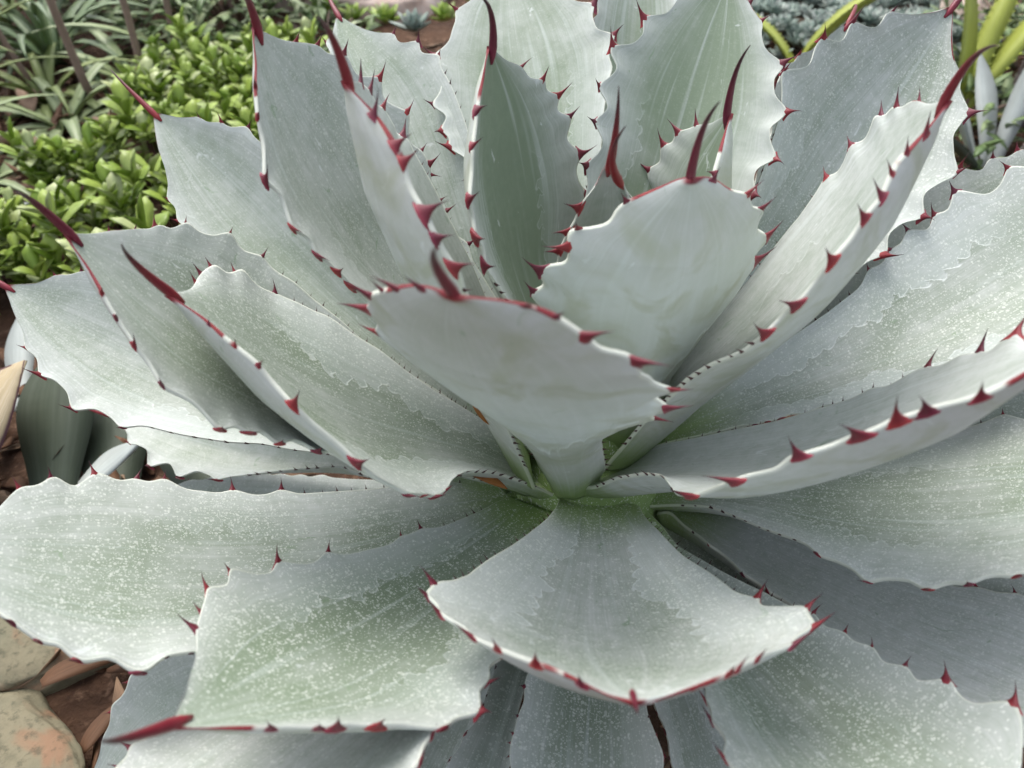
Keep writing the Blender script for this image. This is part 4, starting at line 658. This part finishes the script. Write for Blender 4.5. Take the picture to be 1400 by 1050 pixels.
def stone(x, y, sx, sy, sz, rz, mat, label, seed, group=None, lift=0.3, flat=0.5):
    bm = bmesh.new(); bmesh.ops.create_icosphere(bm, subdivisions=5, radius=1)
    for v in bm.verts:
        p = v.co.copy(); s = Vector((seed*3.1, seed*1.7, 0))
        k = 1+0.20*noise.noise(p*1.1+s)+0.10*noise.noise(p*2.7+s)+0.03*noise.noise(p*7+s)
        q = Vector((math.copysign(abs(p.x)**0.8, p.x), math.copysign(abs(p.y)**0.8, p.y), math.copysign(abs(p.z)**flat, p.z)))*k
        v.co = Vector((q.x*sx, q.y*sy, q.z*sz))
    me = bpy.data.meshes.new('stone'); bm.to_mesh(me); bm.free(); me.materials.append(mat)
    me.polygons.foreach_set('use_smooth', [True]*len(me.polygons))
    o = link(bpy.data.objects.new('stone', me)); o.location = (x, y, gz(x, y)+sz*lift); o.rotation_euler = (U(-.08, .08), U(-.08, .08), rz)
    return tag(o, label, 'stone', group)
stone(-0.535, -0.062, 0.120, 0.070, 0.026, 0.28, M_ST1, 'tan stone with orange stains under the broad left agave leaf', 1, 'stones under the agave')
stone(-0.50, -0.205, 0.095, 0.082, 0.028, -0.5, M_ST1, 'rounded tan stone beside the bark chips, below the stained one', 2, 'stones under the agave')
stone(-0.42, 1.76, 0.19, 0.20, 0.06, 0.1, M_ST2, 'large pale pinkish rock behind the agave', 3)
stone(-0.66, 1.72, 0.06, 0.05, 0.11, 0.9, M_ST2, 'small upright pinkish rock between shrub and large pale rock', 4)
stone(1.05, 1.48, 0.07, 0.07, 0.10, 0.2, M_ST2, 'pale pinkish rock behind the yellow-green toothed leaves', 5)
# curled bark and dry leaf by the stones
def chip(x, y, z, az, ln, wd, el, label, mat, droop=40, fold=0.9, cat='dry leaf', name='dry_leaf', twist=0.3):
    o = blades(name, [dict(base=(0, 0, 0), az=R(az), el=R(el), length=ln, width=wd, droop=R(droop), fold=fold, seg=10, prof='lance', twist=twist, thick=0.001)], mat)
    o.location = (x, y, z); return tag(o, label, cat)
chip(-0.470, -0.115, GZ+0.030, 32, 0.07, 0.018, 8, 'curled brown dead leaf wedged between the two tan stones', M_DRY)
chip(-0.42, -0.165, GZ+0.015, 70, 0.05, 0.014, 8, 'dark brown bark-like dead leaf beside the rounded tan stone', M_DRY, 25)
chip(-0.092, -0.020, 0.088, 325, 0.024, 0.015, -25, 'small orange dry leaf caught between two upper agave leaves', M_ORANGE, 30, 0.7)
chip(-0.100, -0.047, 0.042, -10, 0.036, 0.0085, -18, 'slim rust-brown dry leaf lying in the centre beside the front leaves', M_ORANGE, 10, 0.9)

# ---------------------------------------------------------------- neighbouring agave at the left, partly dead
na = thing('dying_agave', 'half-dead neighbouring agave with tan and dull grey leaves under the big rosette', 'agave', (-0.70, 0.08, gz(-0.70, 0.08)))
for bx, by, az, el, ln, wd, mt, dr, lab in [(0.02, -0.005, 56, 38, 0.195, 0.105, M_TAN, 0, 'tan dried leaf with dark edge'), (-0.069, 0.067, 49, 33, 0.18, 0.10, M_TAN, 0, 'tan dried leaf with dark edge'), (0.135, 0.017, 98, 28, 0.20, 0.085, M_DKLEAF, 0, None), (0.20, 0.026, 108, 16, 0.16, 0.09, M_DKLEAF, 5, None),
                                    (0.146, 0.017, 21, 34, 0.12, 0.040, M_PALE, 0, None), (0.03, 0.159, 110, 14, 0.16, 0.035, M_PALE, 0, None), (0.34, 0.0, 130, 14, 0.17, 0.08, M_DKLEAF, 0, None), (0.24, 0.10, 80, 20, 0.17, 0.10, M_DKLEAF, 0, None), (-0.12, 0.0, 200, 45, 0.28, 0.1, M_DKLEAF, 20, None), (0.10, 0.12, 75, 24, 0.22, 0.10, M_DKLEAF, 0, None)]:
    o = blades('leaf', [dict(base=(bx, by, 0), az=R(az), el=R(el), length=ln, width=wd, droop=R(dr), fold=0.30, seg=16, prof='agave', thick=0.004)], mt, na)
    if lab: o['label'] = lab
# white broken leaf on the litter at the far left
o = blades('broken_leaf', [dict(base=(0, 0, 0), az=R(35), el=R(14), length=0.22, width=0.055, droop=R(12), fold=0.3, seg=10, prof='agave', thick=0.003)], M_PALE)
o.location = (-0.99, 0.50, GZ+0.03); tag(o, 'broken white agave leaf lying on the litter left of the ground cover', 'leaf')

# ---------------------------------------------------------------- right of the agave
def small_rosette(n, s):
    L_ = []
    for k in range(n):
        L_.append(dict(base=(0, 0, 0.012*s/0.03), az=k*2.4, el=R(8+65*k/n), length=s*(1.0-0.45*k/n), width=s*0.42, droop=R(-18), fold=0.35, seg=3, prof='lance'))
    return L_
ro = blades('small_rosette', small_rosette(20, 0.030), M_MAT); LAB = 'small grey-green rosette in the mat behind the agave, right of the tallest back leaves'
pts = []
while len(pts) < 230:
    x, y = U(0.42, 1.02), U(1.28, 1.95)
    if all((x-a)**2+(y-b)**2 > 0.030**2 for a, b in pts): pts.append((x, y))
for i, (x, y) in enumerate(pts):
    o = ro if i == 0 else link(ro.copy())
    o.location = (x, y, gz(x, y)+U(0, 0.03)); o.rotation_euler = (U(-.3, .3), U(-.3, .3), U(0, 6)); s = U(1.1, 1.75); o.scale = (s, s, s)
    tag(o, LAB, 'succulent', 'grey rosettes behind the agave')
for i, (x, y, s, lab) in enumerate([(-0.36, 1.44, 1.7, 'green rosette at the foot of the pale rock, beside the agave back leaf'), (-0.29, 1.38, 1.8, 'small green rosette in front of the pale rock'),
                               (-0.44, 1.47, 1.5, 'tiny green rosette against the large pale rock'), (-0.15, 1.55, 1.9, 'green rosette to the right of the pale rock'),
                               (-0.22, 1.45, 1.6, 'green rosette close behind the others by the pale rock'), (-0.52, 1.50, 1.9, 'little green rosette between pale rock and low shrub')]):
    o = blades('green_rosette', small_rosette(16, 0.034), M_GC if i != 1 else M_MAT)
    o.location = (x, y, gz(x, y)+0.03); o.scale = (s, s, s*1.1); o.rotation_euler = (0, 0, i); tag(o, lab, 'succulent', 'green rosettes by the pale rock')
# yellow-green toothed leaves (an aloe-like plant)
def aloe(x, y, specs, label):
    t = thing('toothed_succulent', label, 'succulent', (x, y, gz(x, y)))
    for az, el, ln, wd, dr, sd_ in specs:
        lf = blades('leaf', [dict(base=(0, 0, 0), az=R(az), el=R(el), length=ln, width=wd, droop=R(dr), fold=0.25, seg=14, prof='strap', thick=0.006, side=sd_)], M_ALOE, t)
        mv = lf.data.vertices; SV, SF = [], []
        for i in range(1, 14):
            for j, sgn in ((0, 1), (2, -1)):
                for fr in (0.0, 0.5):
                    p = mv[i*4+j].co.lerp(mv[min(i+1, 14)*4+j].co, fr); q = mv[i*4+1].co; tg = (mv[min(i+1, 14)*4+j].co-mv[(i-1)*4+j].co).normalized(); o_ = (p-q).normalized()
                    b = len(SV); SV += [p-tg*0.003-o_*.002, p+tg*0.003-o_*.002, p+o_*0.006+tg*0.002, p+Vector((0, 0, .002))-o_*.002]; SF += [(b, b+1, b+2), (b+1, b+3, b+2), (b+3, b, b+2), (b, b+3, b+1)]
        tag(obj('small_teeth', SV, SF, M_ALOE, lf, False, [(0, 0)]*len(SV)), kind='stuff')
aloe(0.565, 1.26, [(-20, 78, 0.36, 0.085, 62, -0.3), (150, 60, 0.3, 0.035, 70, 0)], 'yellow-green toothed succulent arching over the grey rosette mat')
aloe(0.81, 1.02, [(120, 82, 0.36, 0.05, 25, 0.1), (-75, 32, 0.30, 0.030, 20, 1.3), (60, 70, 0.45, 0.04, 40, -0.2), (20, 65, 0.42, 0.045, 30, 0.2)], 'yellow-green toothed succulent behind the bright right agave leaf')
# grey spear-leaved agave at the far right
sp = thing('spear_leaf_agave', 'small agave with narrow pale grey leaves beyond the right-hand leaf spine', 'agave', (0.80, 0.83, gz(0.80, 0.83)))
for az, el, ln, wd, dr, mt in [(150, 52, 0.19, 0.036, -8, M_PALE), (58, 42, 0.26, 0.04, -20, M_PALE), (200, 40, 0.22, 0.030, 10, M_DKLEAF), (10, 45, 0.22, 0.035, 15, M_DKLEAF), (300, 50, 0.22, 0.03, 20, M_PALE), (85, 40, 0.24, 0.04, 10, M_PALE)]:
    blades('leaf', [dict(base=(0.02*math.cos(R(az)), 0.02*math.sin(R(az)), 0), az=R(az), el=R(el), length=ln, width=wd, droop=R(dr), fold=0.55, seg=12, prof='agave', thick=0.004)], mt, sp)
# rough grey columnar cactus
def mat_cactus():
    n = NT('rough_cactus'); P = n.tex('Object'); v = n.voro(P, 70.0)
    c = n.mix(n.smooth(v, 0.1, 0.5), (0.34, 0.28, 0.27), (0.15, 0.12, 0.125)); c = n.mix(n.smooth(n.noise(P, 25, 3), 0.5, 0.7), c, (0.40, 0.33, 0.32))
    return n.done(c, 0.85, n.bump(v, 0.8, 0.004), 0.2)
M_CAC = mat_cactus()
def cactus(x, y, r, h, label, lx=0.0):
    bm = bmesh.new(); seg, rings = 64, 60; rows = []
    for i in range(rings+1):
        t = i/rings; rr = r*math.sqrt(max(0.0004, 1-max(0, (t-0.86)/0.14)**2)); row = []
        for j in range(seg):
            a = 2*math.pi*j/seg
            b = 1+0.10*abs(math.cos(a*5.5))+0.07*math.sin(t*110)*math.cos(a*11)
            row.append(bm.verts.new((rr*b*math.cos(a)+lx*t*t, rr*b*math.sin(a), -0.01+h*t)))
        rows.append(row)
    for i in range(rings):
        for j in range(seg): bm.faces.new((rows[i][j], rows[i][(j+1) % seg], rows[i+1][(j+1) % seg], rows[i+1][j]))
    bm.faces.new(rows[-1]); me = bpy.data.meshes.new('cactus'); bm.to_mesh(me); bm.free(); me.materials.append(M_CAC)
    me.polygons.foreach_set('use_smooth', [True]*len(me.polygons))
    o = link(bpy.data.objects.new('cactus', me)); o.location = (x, y, gz(x, y)); tag(o, label, 'cactus', 'rough columnar cacti')
cactus(0.865, 0.83, 0.022, 0.10, 'rough pinkish-grey columnar cactus beyond the right-hand spine')
cactus(0.95, 1.04, 0.032, 0.24, 'taller dark rough columnar cactus behind the pinkish-grey one')
shrub(0.80, 0.98, 0.20, 0.09, 260, 'low dark green plant in the hollow behind the bright right leaf', None, 0.045)
shrub(1.08, 1.28, 0.24, 0.16, 380, 'dark leafy plant behind the rough cacti', None, 0.05)
for (x, y, r, h, lab) in [(0.2, 2.5, 0.4, 0.3, 'far leafy shrub straight behind the agave'), (1.0, 2.5, 0.42, 0.32, 'far leafy shrub behind the grey rosette mat'), (-1.7, 2.6, 0.45, 0.4, 'farthest leafy shrub behind the grassy tussocks'), (1.8, 1.9, 0.4, 0.3, 'far leafy shrub to the right of the rough cacti')]:
    shrub(x, y, r, h, 420, lab, None, 0.06)
